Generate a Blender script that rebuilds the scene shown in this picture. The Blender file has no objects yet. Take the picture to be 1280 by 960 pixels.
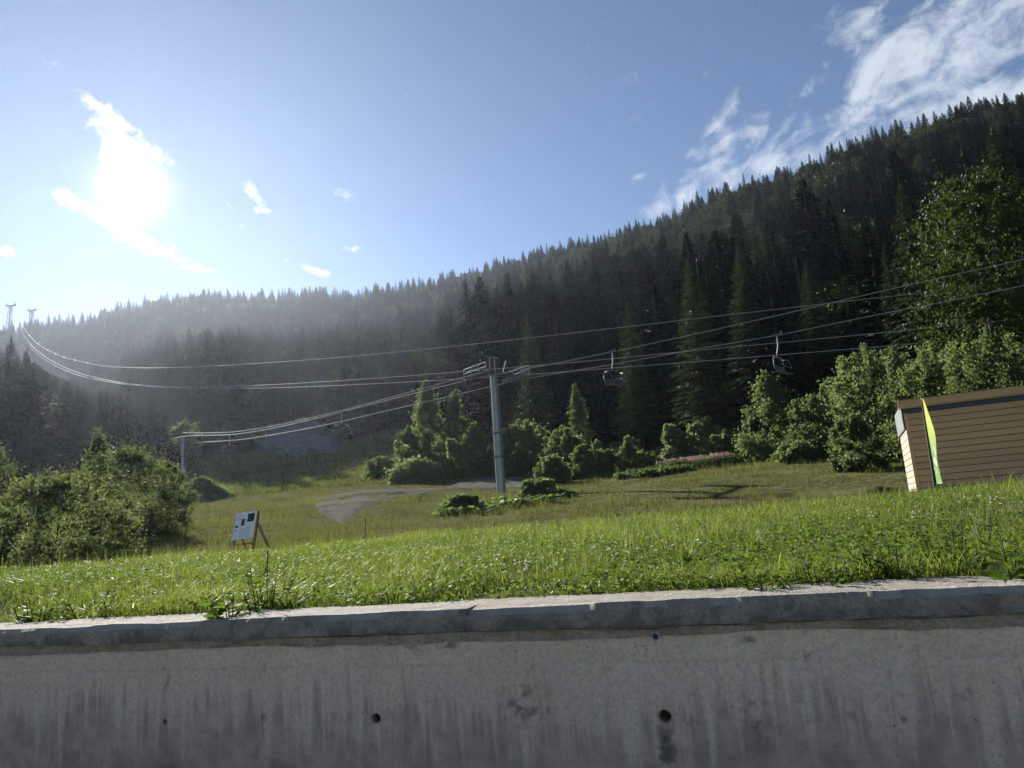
import bpy, math, random
import numpy as np
from mathutils import Vector, Matrix
R_ = random.Random(7)
rng = np.random.default_rng(11)
sc = bpy.context.scene
rad = math.radians

# ------------------------------------------------------------------ camera
EYE = 1.62
FPX = 963.0                       # focal length in pixels of a 1280 wide frame
PITCH, ROLL = rad(10.3), rad(4.7)
_F = np.array([0, math.cos(PITCH), math.sin(PITCH)])
_U0 = np.array([0, -math.sin(PITCH), math.cos(PITCH)])
_R0 = np.array([1.0, 0, 0])
_R = _R0*math.cos(ROLL) - _U0*math.sin(ROLL)
_U = _R0*math.sin(ROLL) + _U0*math.cos(ROLL)
cam_d = bpy.data.cameras.new('camera')
cam_d.sensor_width = 36.0
cam_d.lens = FPX/1280*36.0
cam_d.clip_start = 0.05
cam_d.clip_end = 6000
cam = bpy.data.objects.new('camera', cam_d)
sc.collection.objects.link(cam)
cam.matrix_world = Matrix(((_R[0], _U[0], -_F[0], 0), (_R[1], _U[1], -_F[1], 0), (_R[2], _U[2], -_F[2], EYE), (0, 0, 0, 1)))
sc.camera = cam

def ray(px, py):
    v = _F*FPX + _R*(px-640.0) + _U*(480.0-py)
    return v/np.linalg.norm(v)
def azt(px, py):                  # azimuth and tangent of the elevation of a direction in the photograph
    v = ray(px, py)
    return math.atan2(v[0], v[1]), v[2]/math.hypot(v[0], v[1])
def at(px, py, d):                # the point in that direction at horizontal distance d
    a, t = azt(px, py)
    return np.array([math.sin(a)*d, math.cos(a)*d, EYE+t*d])

# ------------------------------------------------------------------ light
SUN_PX = (166, 236)
SD = ray(*SUN_PX)
SUN_EL = math.asin(SD[2]); SUN_AZ = math.atan2(SD[0], SD[1])
sun_d = bpy.data.lights.new('sun', 'SUN')
sun_d.energy = 5.0
sun_d.angle = rad(0.55)
sun_d.color = (1.0, 0.95, 0.88)
sun_o = bpy.data.objects.new('sun', sun_d)
sc.collection.objects.link(sun_o)
sun_o.rotation_euler = Vector(SD).to_track_quat('Z', 'Y').to_euler()
sun_o.location = (0, 0, 60)

sc.view_settings.view_transform = 'Standard'
sc.view_settings.look = 'None'
sc.view_settings.gamma = 1.0
sc.view_settings.exposure = 1.4
sc.render.engine = 'CYCLES'
cy = sc.cycles
cy.use_denoising = True
cy.max_bounces = 6; cy.diffuse_bounces = 3; cy.glossy_bounces = 2
cy.transmission_bounces = 4; cy.volume_bounces = 1; cy.transparent_max_bounces = 4
cy.sample_clamp_indirect = 4.0

# ------------------------------------------------------------------ node helpers
class NT:
    def __init__(s, tree): s.t = tree; s.t.nodes.clear()
    def n(s, kind, **kw):
        nd = s.t.nodes.new(kind)
        for k, v in kw.items():
            if k.startswith('i_'): nd.inputs[k[2:]].default_value = v
            else: setattr(nd, k, v)
        return nd
    def l(s, a, b): s.t.links.new(a, b)
    def _set(s, sock, v):
        if v is None: return
        if hasattr(v, 'is_linked'): s.l(v, sock)
        else: sock.default_value = v
    def math(s, op, a, b=None, c=None, clamp=False):
        nd = s.n('ShaderNodeMath', operation=op, use_clamp=clamp)
        s._set(nd.inputs[0], a); s._set(nd.inputs[1], b); s._set(nd.inputs[2], c)
        return nd.outputs[0]
    def dot(s, a, vec):
        nd = s.n('ShaderNodeVectorMath', operation='DOT_PRODUCT')
        s.l(a, nd.inputs[0]); nd.inputs[1].default_value = tuple(vec)
        return nd.outputs['Value']
    def vmul(s, a, vec):
        nd = s.n('ShaderNodeVectorMath', operation='MULTIPLY')
        s.l(a, nd.inputs[0]); nd.inputs[1].default_value = tuple(vec)
        return nd.outputs[0]
    def mix(s, f, a, b, mode='MIX'):
        nd = s.n('ShaderNodeMix', data_type='RGBA', blend_type=mode)
        s._set(nd.inputs[0], f)
        for sock, v in ((nd.inputs[6], a), (nd.inputs[7], b)):
            if isinstance(v, tuple) and len(v) == 3: v = v+(1,)
            s._set(sock, v)
        return nd.outputs[2]
    def noise(s, vec, scale, detail=4, rough=0.55, dist=0.0):
        nd = s.n('ShaderNodeTexNoise')
        if vec is not None: s.l(vec, nd.inputs['Vector'])
        nd.inputs['Scale'].default_value = scale; nd.inputs['Detail'].default_value = detail
        nd.inputs['Roughness'].default_value = rough; nd.inputs['Distortion'].default_value = dist
        return nd.outputs['Fac']
    def ramp(s, f, lo, hi, a=0.0, b=1.0):
        nd = s.n('ShaderNodeMapRange', interpolation_type='SMOOTHSTEP')
        s._set(nd.inputs[0], f)
        nd.inputs[1].default_value = lo; nd.inputs[2].default_value = hi
        nd.inputs[3].default_value = a; nd.inputs[4].default_value = b
        return nd.outputs[0]
    def bump(s, h, strength, dist):
        nd = s.n('ShaderNodeBump'); s.l(h, nd.inputs['Height'])
        nd.inputs['Strength'].default_value = strength; nd.inputs['Distance'].default_value = dist
        return nd.outputs[0]

# ------------------------------------------------------------------ world: sky, sun glow, clouds
SKY_STRENGTH = 0.050
wd = bpy.data.worlds.new('World'); sc.world = wd; wd.use_nodes = True
w = NT(wd.node_tree)
tc = w.n('ShaderNodeTexCoord'); D = tc.outputs['Generated']
sky = w.n('ShaderNodeTexSky', sky_type='NISHITA', sun_disc=False, sun_elevation=SUN_EL, sun_rotation=SUN_AZ,
          altitude=1000.0, air_density=0.72, dust_density=0.0, ozone_density=1.2)
skyc = w.mix(1.0, sky.outputs[0], (SKY_STRENGTH,)*3, 'MULTIPLY')
def cloud_mask(px, py, ang, a, b):
    c = ray(px, py)
    f = 1.0/FPX
    ca, sa = math.cos(rad(ang)), math.sin(rad(ang))
    e1 = _R*ca + _U*sa; e2 = -_R*sa + _U*ca
    e1 = e1-c*np.dot(e1, c); e2 = e2-c*np.dot(e2, c)
    u = w.dot(D, e1/(a*f)); v = w.dot(D, e2/(b*f))
    r2 = w.math('ADD', w.math('MULTIPLY', u, u), w.math('MULTIPLY', v, v))
    m = w.math('EXPONENT', w.math('MULTIPLY', r2, -1.0))
    return w.math('MULTIPLY', m, w.math('GREATER_THAN', w.dot(D, c), 0.0))
def cloud_sum(lst):
    tot = None
    for (px, py, ang, a, b, k) in lst:
        m = w.math('MULTIPLY', cloud_mask(px, py, ang, a, b), k)
        tot = m if tot is None else w.math('MAXIMUM', tot, m)
    return tot
# streaky coordinates: stretched along the cloud bands of the right-hand side
b1 = _R*0.8+_U*0.6; b2 = -_R*0.6+_U*0.8
cb = w.n('ShaderNodeCombineXYZ')
w.l(w.dot(D, b1*0.6), cb.inputs[0]); w.l(w.dot(D, b2), cb.inputs[1]); w.l(w.dot(D, _F*0.7), cb.inputs[2])
nA = w.noise(cb.outputs[0], 20.0, 9, 0.62, 0.7)
nB = w.noise(D, 42.0, 8, 0.6, 0.5)
nn = w.math('ADD', w.math('MULTIPLY', nA, 0.7), w.math('MULTIPLY', nB, 0.3))
big = cloud_sum([(1190, 60, 25, 150, 85, 1.0), (1060, 62, 50, 80, 24, 0.85), (1290, 10, 20, 190, 75, 1.0), (1250, 120, 15, 150, 40, 0.95), (1420, 40, 20, 220, 120, .9),
                 (895, 200, 38, 85, 26, 0.95), (930, 218, 18, 120, 24, 1.0), (915, 135, 50, 45, 15, 0.62), (985, 180, 60, 24, 8, 0.8), (800, 220, 15, 16, 5, .55),
                 (990, 195, 10, 60, 12, 0.8), (1040, 155, 10, 30, 5, 0.42), (1062, 132, 50, 14, 8, 0.5)])
aBig = w.ramp(w.math('ADD', w.math('MULTIPLY', big, 0.95), w.math('MULTIPLY', w.math('SUBTRACT', nn, 0.5), 3.6)), 0.36, 1.25, 0, 0.9)
sml = cloud_sum([(152, 190, -62, 38, 24, 1.2), (138, 145, -35, 36, 11, 1.0), (188, 190, -20, 26, 10, .9), (155, 285, -29, 88, 11, 1.12), (108, 260, -36, 34, 9, 1.0), (195, 312, -20, 50, 9, 1.05),
                 (250, 336, -8, 32, 5, .8), (320, 245, -55, 24, 9, .9), (325, 262, 0, 18, 6, .8), (292, 262, -40, 26, 6, .68), (303, 283, -70, 10, 8, .7), (398, 340, -18, 36, 7, 1.0), (438, 311, 0, 14, 5, .8), (425, 240, -10, 40, 12, .4), (392, 298, -10, 16, 5, .6),
                 (6, 313, 0, 16, 7, .9), (112, 128, -30, 14, 4, .8)])
nS = w.math('ADD', w.math('MULTIPLY', nB, 0.75), w.math('MULTIPLY', w.noise(D, 110.0, 6, .6), 0.25))
aSml = w.ramp(w.math('ADD', sml, w.math('MULTIPLY', w.math('SUBTRACT', nS, 0.5), 3.0)), 0.45, 1.35, 0, 0.95)
cs = w.dot(D, SD)
sep = w.math('ARCCOSINE', w.math('MINIMUM', cs, 1.0))          # angle from the sun, radians
def glow(sig, k):
    q = w.math('DIVIDE', sep, sig)
    return w.math('MULTIPLY', w.math('EXPONENT', w.math('MULTIPLY', w.math('MULTIPLY', q, q), -1.0)), k)
near = glow(0.20, 1.0)
cloudc = w.mix(near, (0.27, 0.295, 0.335), (.44, .40, .35))
c1 = w.mix(aBig, skyc, cloudc)
c2 = w.mix(aSml, c1, cloudc)
gl = w.math('ADD', w.math('ADD', glow(0.018, 5.0), glow(0.040, 0.10)), w.math('MULTIPLY', aSml, glow(0.06, .7)))
glc = w.mix(1.0, gl, (1.0, 0.98, 0.95), 'MULTIPLY')
fin = w.mix(1.0, c2, glc, 'ADD')
bg = w.n('ShaderNodeBackground'); w.l(fin, bg.inputs[0]); bg.inputs[1].default_value = 1.0
wo = w.n('ShaderNodeOutputWorld'); w.l(bg.outputs[0], wo.inputs[0])

# ------------------------------------------------------------------ object helpers
COL = sc.collection
def link(name, data, parent=None, mat=None, loc=None):
    o = bpy.data.objects.new(name, data); COL.objects.link(o)
    if mat is not None and data is not None and not data.materials: data.materials.append(mat)
    if parent is not None: o.parent = parent
    if loc is not None: o.location = loc
    return o
def tag(o, label=None, cat=None, group=None, kind=None):
    if label: o['label'] = label
    if cat: o['category'] = cat
    if group: o['group'] = group
    if kind: o['kind'] = kind
    return o
def thing(name, label, cat, loc=(0, 0, 0), rz=0.0, group=None):
    o = link(name, None, loc=tuple(loc)); o.rotation_euler = (0, 0, rz); o.empty_display_size = .3
    return tag(o, label, cat, group)
def mk(name, V, Fs, attrs=None, smooth=False):
    """mesh from a vertex array and one or more (n,k) face arrays"""
    V = np.asarray(V, np.float32).reshape(-1, 3)
    if isinstance(Fs, np.ndarray): Fs = [Fs]
    me = bpy.data.meshes.new(name)
    me.vertices.add(len(V)); me.vertices.foreach_set('co', V.ravel())
    loops = np.concatenate([f.ravel() for f in Fs]).astype(np.int32)
    tot = np.concatenate([np.full(len(f), f.shape[1], np.int32) for f in Fs])
    me.loops.add(len(loops)); me.loops.foreach_set('vertex_index', loops)
    me.polygons.add(len(tot))
    me.polygons.foreach_set('loop_start', np.concatenate([[0], np.cumsum(tot)[:-1]]).astype(np.int32))
    me.polygons.foreach_set('use_smooth', np.full(len(tot), smooth))
    for k, a in (attrs or {}).items():
        at_ = me.attributes.new(k, 'FLOAT', 'POINT'); at_.data.foreach_set('value', np.asarray(a, np.float32))
    me.update(calc_edges=True); me.validate()
    return me
class MB:
    def __init__(s): s.v = []; s.f = []
    def box(s, c, size, ax=None):
        """box centred at c; ax = 3x3 rows of its axes"""
        A = np.eye(3) if ax is None else np.asarray(ax, float)
        h = np.asarray(size, float)/2; b = len(s.v)
        for sx in (-1, 1):
            for sy in (-1, 1):
                for sz in (-1, 1):
                    s.v.append(tuple(np.asarray(c)+A[0]*h[0]*sx+A[1]*h[1]*sy+A[2]*h[2]*sz))
        for q in ((0, 1, 3, 2), (4, 6, 7, 5), (0, 4, 5, 1), (2, 3, 7, 6), (0, 2, 6, 4), (1, 5, 7, 3)):
            s.f.append(tuple(b+i for i in q))
        return s
    def bar(s, p, q, w, h, up=(0, 0, 1)):
        p = np.asarray(p, float); q = np.asarray(q, float); x = q-p; L = np.linalg.norm(x); x = x/L
        y = np.cross(np.asarray(up, float), x); y = y/np.linalg.norm(y); z = np.cross(x, y)
        return s.box((p+q)/2, (L, w, h), (x, y, z))
    def tube(s, pts, r, n=8, cap=True):
        P = np.asarray(pts, float); m = len(P); rr = np.full(m, r) if np.isscalar(r) else np.asarray(r)
        T = np.gradient(P, axis=0); T /= np.linalg.norm(T, axis=1)[:, None]
        ref = np.array([0, 0, 1.0]) if abs(T[0][2]) < .9 else np.array([1.0, 0, 0])
        b = len(s.v); nv = np.cross(T[0], ref); nv /= np.linalg.norm(nv)
        for i in range(m):
            nv = nv-T[i]*np.dot(nv, T[i]); nv /= np.linalg.norm(nv); bv = np.cross(T[i], nv)
            for k in range(n):
                a = 2*math.pi*k/n
                s.v.append(tuple(P[i]+rr[i]*(math.cos(a)*nv+math.sin(a)*bv)))
        for i in range(m-1):
            for k in range(n):
                s.f.append((b+i*n+k, b+i*n+(k+1) % n, b+(i+1)*n+(k+1) % n, b+(i+1)*n+k))
        if cap:
            s.f.append(tuple(b+k for k in range(n))[::-1]); s.f.append(tuple(b+(m-1)*n+k for k in range(n)))
        return s
    def mesh(s, name, smooth=False):
        me = bpy.data.meshes.new(name); me.from_pydata(s.v, [], s.f); me.update()
        if smooth: me.polygons.foreach_set('use_smooth', [True]*len(me.polygons))
        return me
    def build(s, name, mat, parent=None, smooth=False, loc=None):
        return link(name, s.mesh(name, smooth), parent, mat, loc)
def bevel(o, w, seg=2):
    m = o.modifiers.new('bevel', 'BEVEL'); m.width = w; m.segments = seg; m.limit_method = 'ANGLE'

# ------------------------------------------------------------------ materials
def newmat(name):
    m = bpy.data.materials.new(name); m.use_nodes = True
    return m, NT(m.node_tree)
def princ(t, col, rough=.7, spec=.3, metal=0.0, normal=None):
    p = t.n('ShaderNodeBsdfPrincipled')
    if isinstance(col, tuple): col = col+(1,) if len(col) == 3 else col
    t._set(p.inputs['Base Color'], col); t._set(p.inputs['Roughness'], rough)
    p.inputs['Specular IOR Level'].default_value = spec; p.inputs['Metallic'].default_value = metal
    if normal is not None: t.l(normal, p.inputs['Normal'])
    return p
def out(t, sh):
    o = t.n('ShaderNodeOutputMaterial'); t.l(sh, o.inputs['Surface']); return o
def simple(name, col, rough=.6, spec=.3, metal=0.0, var=.25, scale=6.0, bumpd=0.0):
    m, t = newmat(name); tcx = t.n('ShaderNodeTexCoord').outputs['Object']
    n = t.noise(tcx, scale, 6, .6)
    c = t.mix(t.ramp(n, .3, .7), tuple(x*(1-var) for x in col), tuple(min(1, x*(1+var)) for x in col))
    out(t, princ(t, c, rough, spec, metal, t.bump(n, .4, bumpd) if bumpd else None).outputs[0]); return m
def leafmat(name, dark, light, trans=.35, rough=.5, spec=.35, tcol=None, rnd=.5):
    m, t = newmat(name)
    oi = t.n('ShaderNodeObjectInfo').outputs['Random']
    a = t.n('ShaderNodeAttribute', attribute_name='tint').outputs['Fac']
    f = t.math('ADD', t.math('MULTIPLY', a, 1-rnd), t.math('MULTIPLY', oi, rnd))
    c = t.mix(f, dark, light)
    p = princ(t, c, rough, spec)
    tr = t.n('ShaderNodeBsdfTranslucent')
    t.l(t.mix(1.0, c, tcol or (1.5, 1.6, .8), 'MULTIPLY'), tr.inputs[0])
    mx = t.n('ShaderNodeMixShader'); mx.inputs[0].default_value = trans
    t.l(p.outputs[0], mx.inputs[1]); t.l(tr.outputs[0], mx.inputs[2]); out(t, mx.outputs[0]); return m
M = {}
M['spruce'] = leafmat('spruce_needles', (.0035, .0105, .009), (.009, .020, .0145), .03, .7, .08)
M['spruce_lit'] = leafmat('sunlit_tint_spruce_needles', (.020, .034, .021), (.050, .066, .034), .16, .7, .1)  # lighter copy of the needles; sun from the left put into the colour
M['beech'] = leafmat('beech_leaves', (.022, .038, .012), (.056, .074, .022), .30, .6, .12)
M['woodleaf'] = leafmat('forest_leaves', (.018, .030, .013), (.042, .056, .022), .2, .6, .1)
M['leaf'] = leafmat('bush_leaves', (.056, .078, .040), (.122, .148, .076), .52, .55, .2)
M['leaf_shade'] = leafmat('haze_toned_bush_leaves', (.046, .058, .034), (.105, .122, .070), .5, .6, .15)  # haze over the left bushes is put into this darker, greyer leaf colour
M['leaf_pale'] = leafmat('pale_leaves', (.085, .11, .065), (.155, .185, .11), .5, .5, .3)
M['leaf_dark'] = leafmat('willow_leaves', (.045, .066, .034), (.10, .125, .062), .45, .6, .15)
M['weed'] = leafmat('weed_leaves', (.04, .078, .014), (.115, .15, .03), .45, .62, .10, rnd=.2)
M['butterbur'] = leafmat('butterbur_leaves', (.06, .10, .035), (.14, .18, .07), .45, .55, .15, rnd=.2)
M['grass'] = leafmat('grass_blades', (.042, .066, .017), (.150, .172, .048), .46, .5, .16, rnd=0)
M['stalk'] = leafmat('grass_stalks', (.10, .115, .045), (.19, .18, .085), .4, .6, .1, rnd=0)
M['grass_dry'] = leafmat('rough_field_grass', (.056, .070, .025), (.150, .148, .064), .30, .9, .0, rnd=0)
M['pink'] = leafmat('fireweed_flowers', (.20, .11, .17), (.33, .19, .27), .3, rnd=0)
M['white'] = leafmat('clover_flowers', (.5, .5, .42), (.7, .7, .62), .3, rnd=0, tcol=(1, 1, 1))
M['yellow'] = leafmat('yellow_flowers', (.6, .38, .02), (.7, .5, .04), .3, rnd=0, tcol=(1, 1, 1))
M['bark'] = simple('bark', (.045, .039, .034), .9, .1, 0, .4, 8, .02)
M['bark_pale'] = simple('pale_bark', (.16, .14, .12), .9, .1, 0, .4, 8, .02)
M['galv'] = simple('galvanised_steel', (.30, .295, .285), .45, .5, .6, .15, 3)
M['cable'] = simple('steel_rope', (.28, .28, .29), .7, .3, .3, .1, 3)
M['chairsteel'] = simple('chair_steel', (.16, .165, .18), .5, .4, .4, .15, 3)
M['darksteel'] = simple('dark_steel', (.10, .105, .11), .5, .5, .4, .2, 4)
M['black'] = simple('black_plastic', (.018, .018, .02), .5, .4)
M['wood'] = simple('sign_timber', (.20, .12, .07), .8, .2, 0, .3, 10, .003)
M['wood_pale'] = simple('pale_board', (.40, .36, .31), .8, .2, 0, .2, 10)
M['red'] = simple('red_stick', (.30, .06, .03), .6, .3)
M['panelwhite'] = simple('panel_print_white', (.88, .88, .88), .35, .4, 0, .03, 3)
M['asphalt'] = simple('pale_bounce_road', (.30, .27, .225), .95, .0, 0, .25, 40, .01)  # unseen road kept pale so it bounces warm light onto the wall
M['valley'] = simple('valley_grass', (.05, .075, .02), .9, .1, 0, .4, .3)
def ground_mat():
    m, t = newmat('hillside_ground'); P = t.n('ShaderNodeNewGeometry').outputs['Position']
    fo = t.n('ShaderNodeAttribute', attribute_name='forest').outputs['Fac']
    n1 = t.noise(P, .22, 6, .6); n2 = t.noise(P, 2.2, 6, .65); n3 = t.noise(P, 14, 4, .6)
    g = t.mix(t.ramp(n1, .35, .65), (.068, .080, .030), (.125, .122, .055))
    g = t.mix(t.ramp(n2, .45, .62), g, (.150, .140, .072))
    g = t.mix(t.ramp(n3, .5, .75, 0, .7), g, (.035, .045, .014))
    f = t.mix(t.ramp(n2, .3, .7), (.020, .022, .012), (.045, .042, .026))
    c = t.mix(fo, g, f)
    out(t, princ(t, c, 1.0, .0, 0, t.bump(n2, .8, .25)).outputs[0]); return m
M['ground'] = ground_mat()
def gravel_mat(name, a, b, scale):
    m, t = newmat(name); P = t.n('ShaderNodeNewGeometry').outputs['Position']
    n1 = t.noise(P, scale, 6, .7); n2 = t.noise(P, scale*.09, 5, .6); st = t.noise(t.vmul(P, (1.2, 1.2, .25)), scale*.35, 5, .6)
    c = t.mix(t.ramp(n1, .3, .7), a, b)
    c = t.mix(t.ramp(n2, .52, .68, 0, .75), c, (.075, .085, .035))
    c = t.mix(t.ramp(st, .5, .7, 0, .5), c, tuple(x*.55 for x in a))
    out(t, princ(t, c, 1.0, .0, 0, t.bump(n1, 1.0, .12)).outputs[0]); return m
M['gravel'] = gravel_mat('grey_gravel', (.115, .108, .094), (.195, .182, .160), 3.5)
M['scree'] = gravel_mat('limestone_scree', (.15, .147, .145), (.24, .235, .23), 1.2)

# ------------------------------------------------------------------ the retaining wall line
WA = rad(20)
WU = np.array([math.cos(WA), -math.sin(WA), 0])        # along the wall, to the right
WN = np.array([math.sin(WA), math.cos(WA), 0])         # into the hill
WC = math.cos(WA)*3.9                                  # distance of the coping's front face
WTOP = EYE-0.40
COPW, COPH = 0.44, 0.110

# ------------------------------------------------------------------ terrain
def curve(pts):
    q = [azt(*p) for p in pts]; q.sort()
    return np.array([a for a, _ in q]), np.array([t for _, t in q])
AZ0, AZ1 = rad(-62), rad(98)
NA = 641; NDT = 420
AG = np.linspace(AZ0, AZ1, NA)
DG = np.exp(np.linspace(math.log(3.0), math.log(1500.0), NDT))
dwall = (WC+COPW)/np.cos(AG-WA)
ridge_d = np.interp(AG, [rad(-62), rad(-33), rad(-20), 0, rad(20), rad(33), rad(60), rad(98)], [800, 750, 730, 610, 470, 410, 340, 300])
def zr(d, pts):
    a, t = curve(pts); return EYE+d*np.interp(AG, a, t)
z_wall = np.full(NA, WTOP-0.05)
rings = [(np.full(NA, 1.0), z_wall), (dwall, z_wall)]
rings.append((np.maximum(9.0, dwall*1.15), None))
rings.append((np.maximum(18.0, dwall*1.3), None))
def R(d, pts):
    dd = np.maximum(d, dwall*1.3+d*.2); rings.append((dd, zr(dd, pts)))
def setz(i, pts): d = rings[i][0]; rings[i] = (d, zr(d, pts))
setz(2, [(0, 737), (300, 718), (640, 689), (1000, 661), (1280, 636)])
setz(3, [(0, 715), (300, 692), (640, 663), (1000, 633), (1280, 606)])
R(26, [(-200, 742), (0, 727), (150, 714), (300, 703), (450, 692), (640, 678), (870, 660), (1000, 651), (1130, 640), (1280, 626), (1500, 600)])
R(36, [(-200, 728), (0, 709), (150, 695), (300, 684), (450, 674), (640, 664), (870, 644), (1000, 634), (1130, 622), (1280, 612), (1500, 590)])
R(50, [(-200, 708), (0, 690), (150, 668), (300, 657), (450, 648), (625, 634), (870, 606), (1000, 592), (1130, 584), (1280, 572), (1500, 550)])
R(75, [(-200, 690), (0, 675), (150, 647), (300, 634), (400, 622), (450, 616), (600, 613), (700, 605), (870, 580), (1000, 562), (1280, 535), (1500, 510)])
R(100, [(-200, 670), (0, 655), (150, 630), (300, 620), (450, 608), (600, 596), (700, 585), (870, 545), (1000, 525), (1280, 485), (1500, 450)])
R(150, [(-200, 640), (0, 625), (150, 604), (228, 599), (300, 600), (400, 592), (480, 575), (640, 530), (870, 475), (1000, 445), (1280, 385), (1500, 340)])
R(215, [(-200, 575), (0, 562), (150, 548), (300, 530), (380, 538), (430, 545), (480, 530), (640, 470), (870, 410), (1000, 370), (1280, 290), (1500, 240)])
SKY = [(-300, 438), (-120, 425), (0, 425), (60, 416), (150, 398), (250, 382), (330, 380), (430, 385), (520, 378), (600, 362), (700, 334), (800, 305), (900, 273), (1000, 240), (1080, 212), (1180, 187), (1280, 166), (1500, 110)]
zrd = zr(ridge_d, SKY)
z215 = rings[-1][1]; dm = 215+(ridge_d-215)*.58
rings.append((dm, z215+(zrd-z215)*np.interp(AG, [rad(-30), rad(-8), rad(10)], [.36, .48, .58])))
rings.append((ridge_d, zrd))
rings.append((ridge_d+45, zrd-6)); rings.append((ridge_d+300, zrd-110)); rings.append((np.full(NA, 1600.0), zrd-190))
ZT = np.zeros((NA, NDT))
rd = np.array([r[0] for r in rings]); rz_ = np.array([r[1] for r in rings])
for i in range(NA):
    ZT[i] = np.interp(DG, rd[:, i], rz_[:, i])
def blur(a, axis, n):
    for _ in range(n):
        p = np.pad(a, [(1, 1) if k == axis else (0, 0) for k in (0, 1)], mode='edge')
        sl = [slice(None)]*2; s0 = list(sl); s2 = list(sl); s0[axis] = slice(0, -2); s2[axis] = slice(2, None)
        a = .25*p[tuple(s0)]+.5*a+.25*p[tuple(s2)]
    return a
ZT = blur(ZT, 1, 10); ZT = blur(ZT, 0, 14)
def vnoise(x, y, seed=0):
    """smooth value noise on a lattice, vectorised"""
    xi = np.floor(x).astype(np.int64); yi = np.floor(y).astype(np.int64); fx = x-xi; fy = y-yi
    fx = fx*fx*(3-2*fx); fy = fy*fy*(3-2*fy)
    def h(a, b):
        v = (a*374761393+b*668265263+seed*974634777) & 0x7fffffff
        v = ((v ^ (v >> 13))*1274126177) & 0x7fffffff
        return ((v ^ (v >> 16)) & 0xffff)/65535.0
    return (h(xi, yi)*(1-fx)+h(xi+1, yi)*fx)*(1-fy)+(h(xi, yi+1)*(1-fx)+h(xi+1, yi+1)*fx)*fy
def fbm(x, y, seed=0, o=4):
    s = 0; a = .5
    for k in range(o): s = s+a*(vnoise(x*2**k, y*2**k, seed+k)-.5); a *= .5
    return s
def ground(x, y):
    x = np.asarray(x, float); y = np.asarray(y, float)
    a = np.arctan2(x, y); d = np.hypot(x, y)
    u = np.clip((a-AZ0)/(AZ1-AZ0)*(NA-1), 0, NA-1.001)
    v = np.clip((np.log(np.maximum(d, 3.01))-math.log(3.0))/(math.log(1500/3.0))*(NDT-1), 0, NDT-1.001)
    i = u.astype(int); j = v.astype(int); fu = u-i; fv = v-j
    z = (ZT[i, j]*(1-fu)+ZT[i+1, j]*fu)*(1-fv)+(ZT[i, j+1]*(1-fu)+ZT[i+1, j+1]*fu)*fv
    amp = np.interp(d, [3, 6, 20, 60, 120, 250, 700, 1500], [0, .05, .16, .45, .7, 5, 12, 14])
    sc_ = np.where(d < 150, .16, .022)
    n = np.where(d < 130, fbm(x*.16, y*.16, 3), 0)*amp + np.where(d >= 130, 1, 0)*fbm(x*.012, y*.012, 9)*amp*np.clip((d-130)/60, 0, 1)
    return z+n
def gpt(px, d, py=640):
    a, _ = azt(px, py); x, y = math.sin(a)*d, math.cos(a)*d
    return np.array([x, y, float(ground(x, y))])
def px_az(px, py=600): return azt(px, py)[0]
FOREST_X = [-400, 0, 130, 200, 215, 330, 400, 440, 480, 520, 560, 620, 760, 900, 1000, 1130, 1280, 1600]
FOREST_D = [125, 128, 132, 150, 168, 178, 184, 186, 190, 170, 150, 126, 98, 84, 76, 66, 62, 58]
_fa = np.array([px_az(p) for p in FOREST_X])
def forest_edge(a): return np.interp(a, _fa, FOREST_D)
# terrain sheet: polar fan beginning behind the wall
a_fine = np.concatenate([np.linspace(AZ0, rad(-42), 26)[:-1], np.linspace(rad(-42), rad(42), 421), np.linspace(rad(42), AZ1, 46)[1:]])
NJ = 260
tt = np.linspace(0, 1, NJ)
d0 = (WC+COPW-.01)/np.cos(a_fine-WA)
DD = np.exp(np.log(d0)[:, None]*(1-tt)[None]+math.log(1320.0)*tt[None])
X = np.sin(a_fine)[:, None]*DD; Y = np.cos(a_fine)[:, None]*DD
Z = ground(X, Y)
V = np.stack([X, Y, Z], -1).reshape(-1, 3)
ii, jj = np.meshgrid(np.arange(len(a_fine)-1), np.arange(NJ-1), indexing='ij')
q = (ii*NJ+jj).ravel()
Fq = np.stack([q, q+NJ, q+NJ+1, q+1], 1)
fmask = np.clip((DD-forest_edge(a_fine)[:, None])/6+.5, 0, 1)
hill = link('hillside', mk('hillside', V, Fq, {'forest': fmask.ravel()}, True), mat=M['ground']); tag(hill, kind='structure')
# valley ground under everything and the road on this side of the wall
nv = 64
me = mk('valley_floor', np.array([[0, 0, -.06]]+[[1340*math.sin(2*math.pi*k/nv), 1340*math.cos(2*math.pi*k/nv), -.06] for k in range(nv)]),
        np.array([[0, (k+1) % nv+1, k+1] for k in range(nv)]))
tag(link('valley_floor', me, mat=M['valley']), kind='structure')
b = MB(); c = WN*(WC-4.6); b.box((c[0], c[1], -.025), (90, 9.0, .05), (WU, WN, (0, 0, 1))); tag(b.build('road', M['asphalt']), kind='structure')

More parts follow.
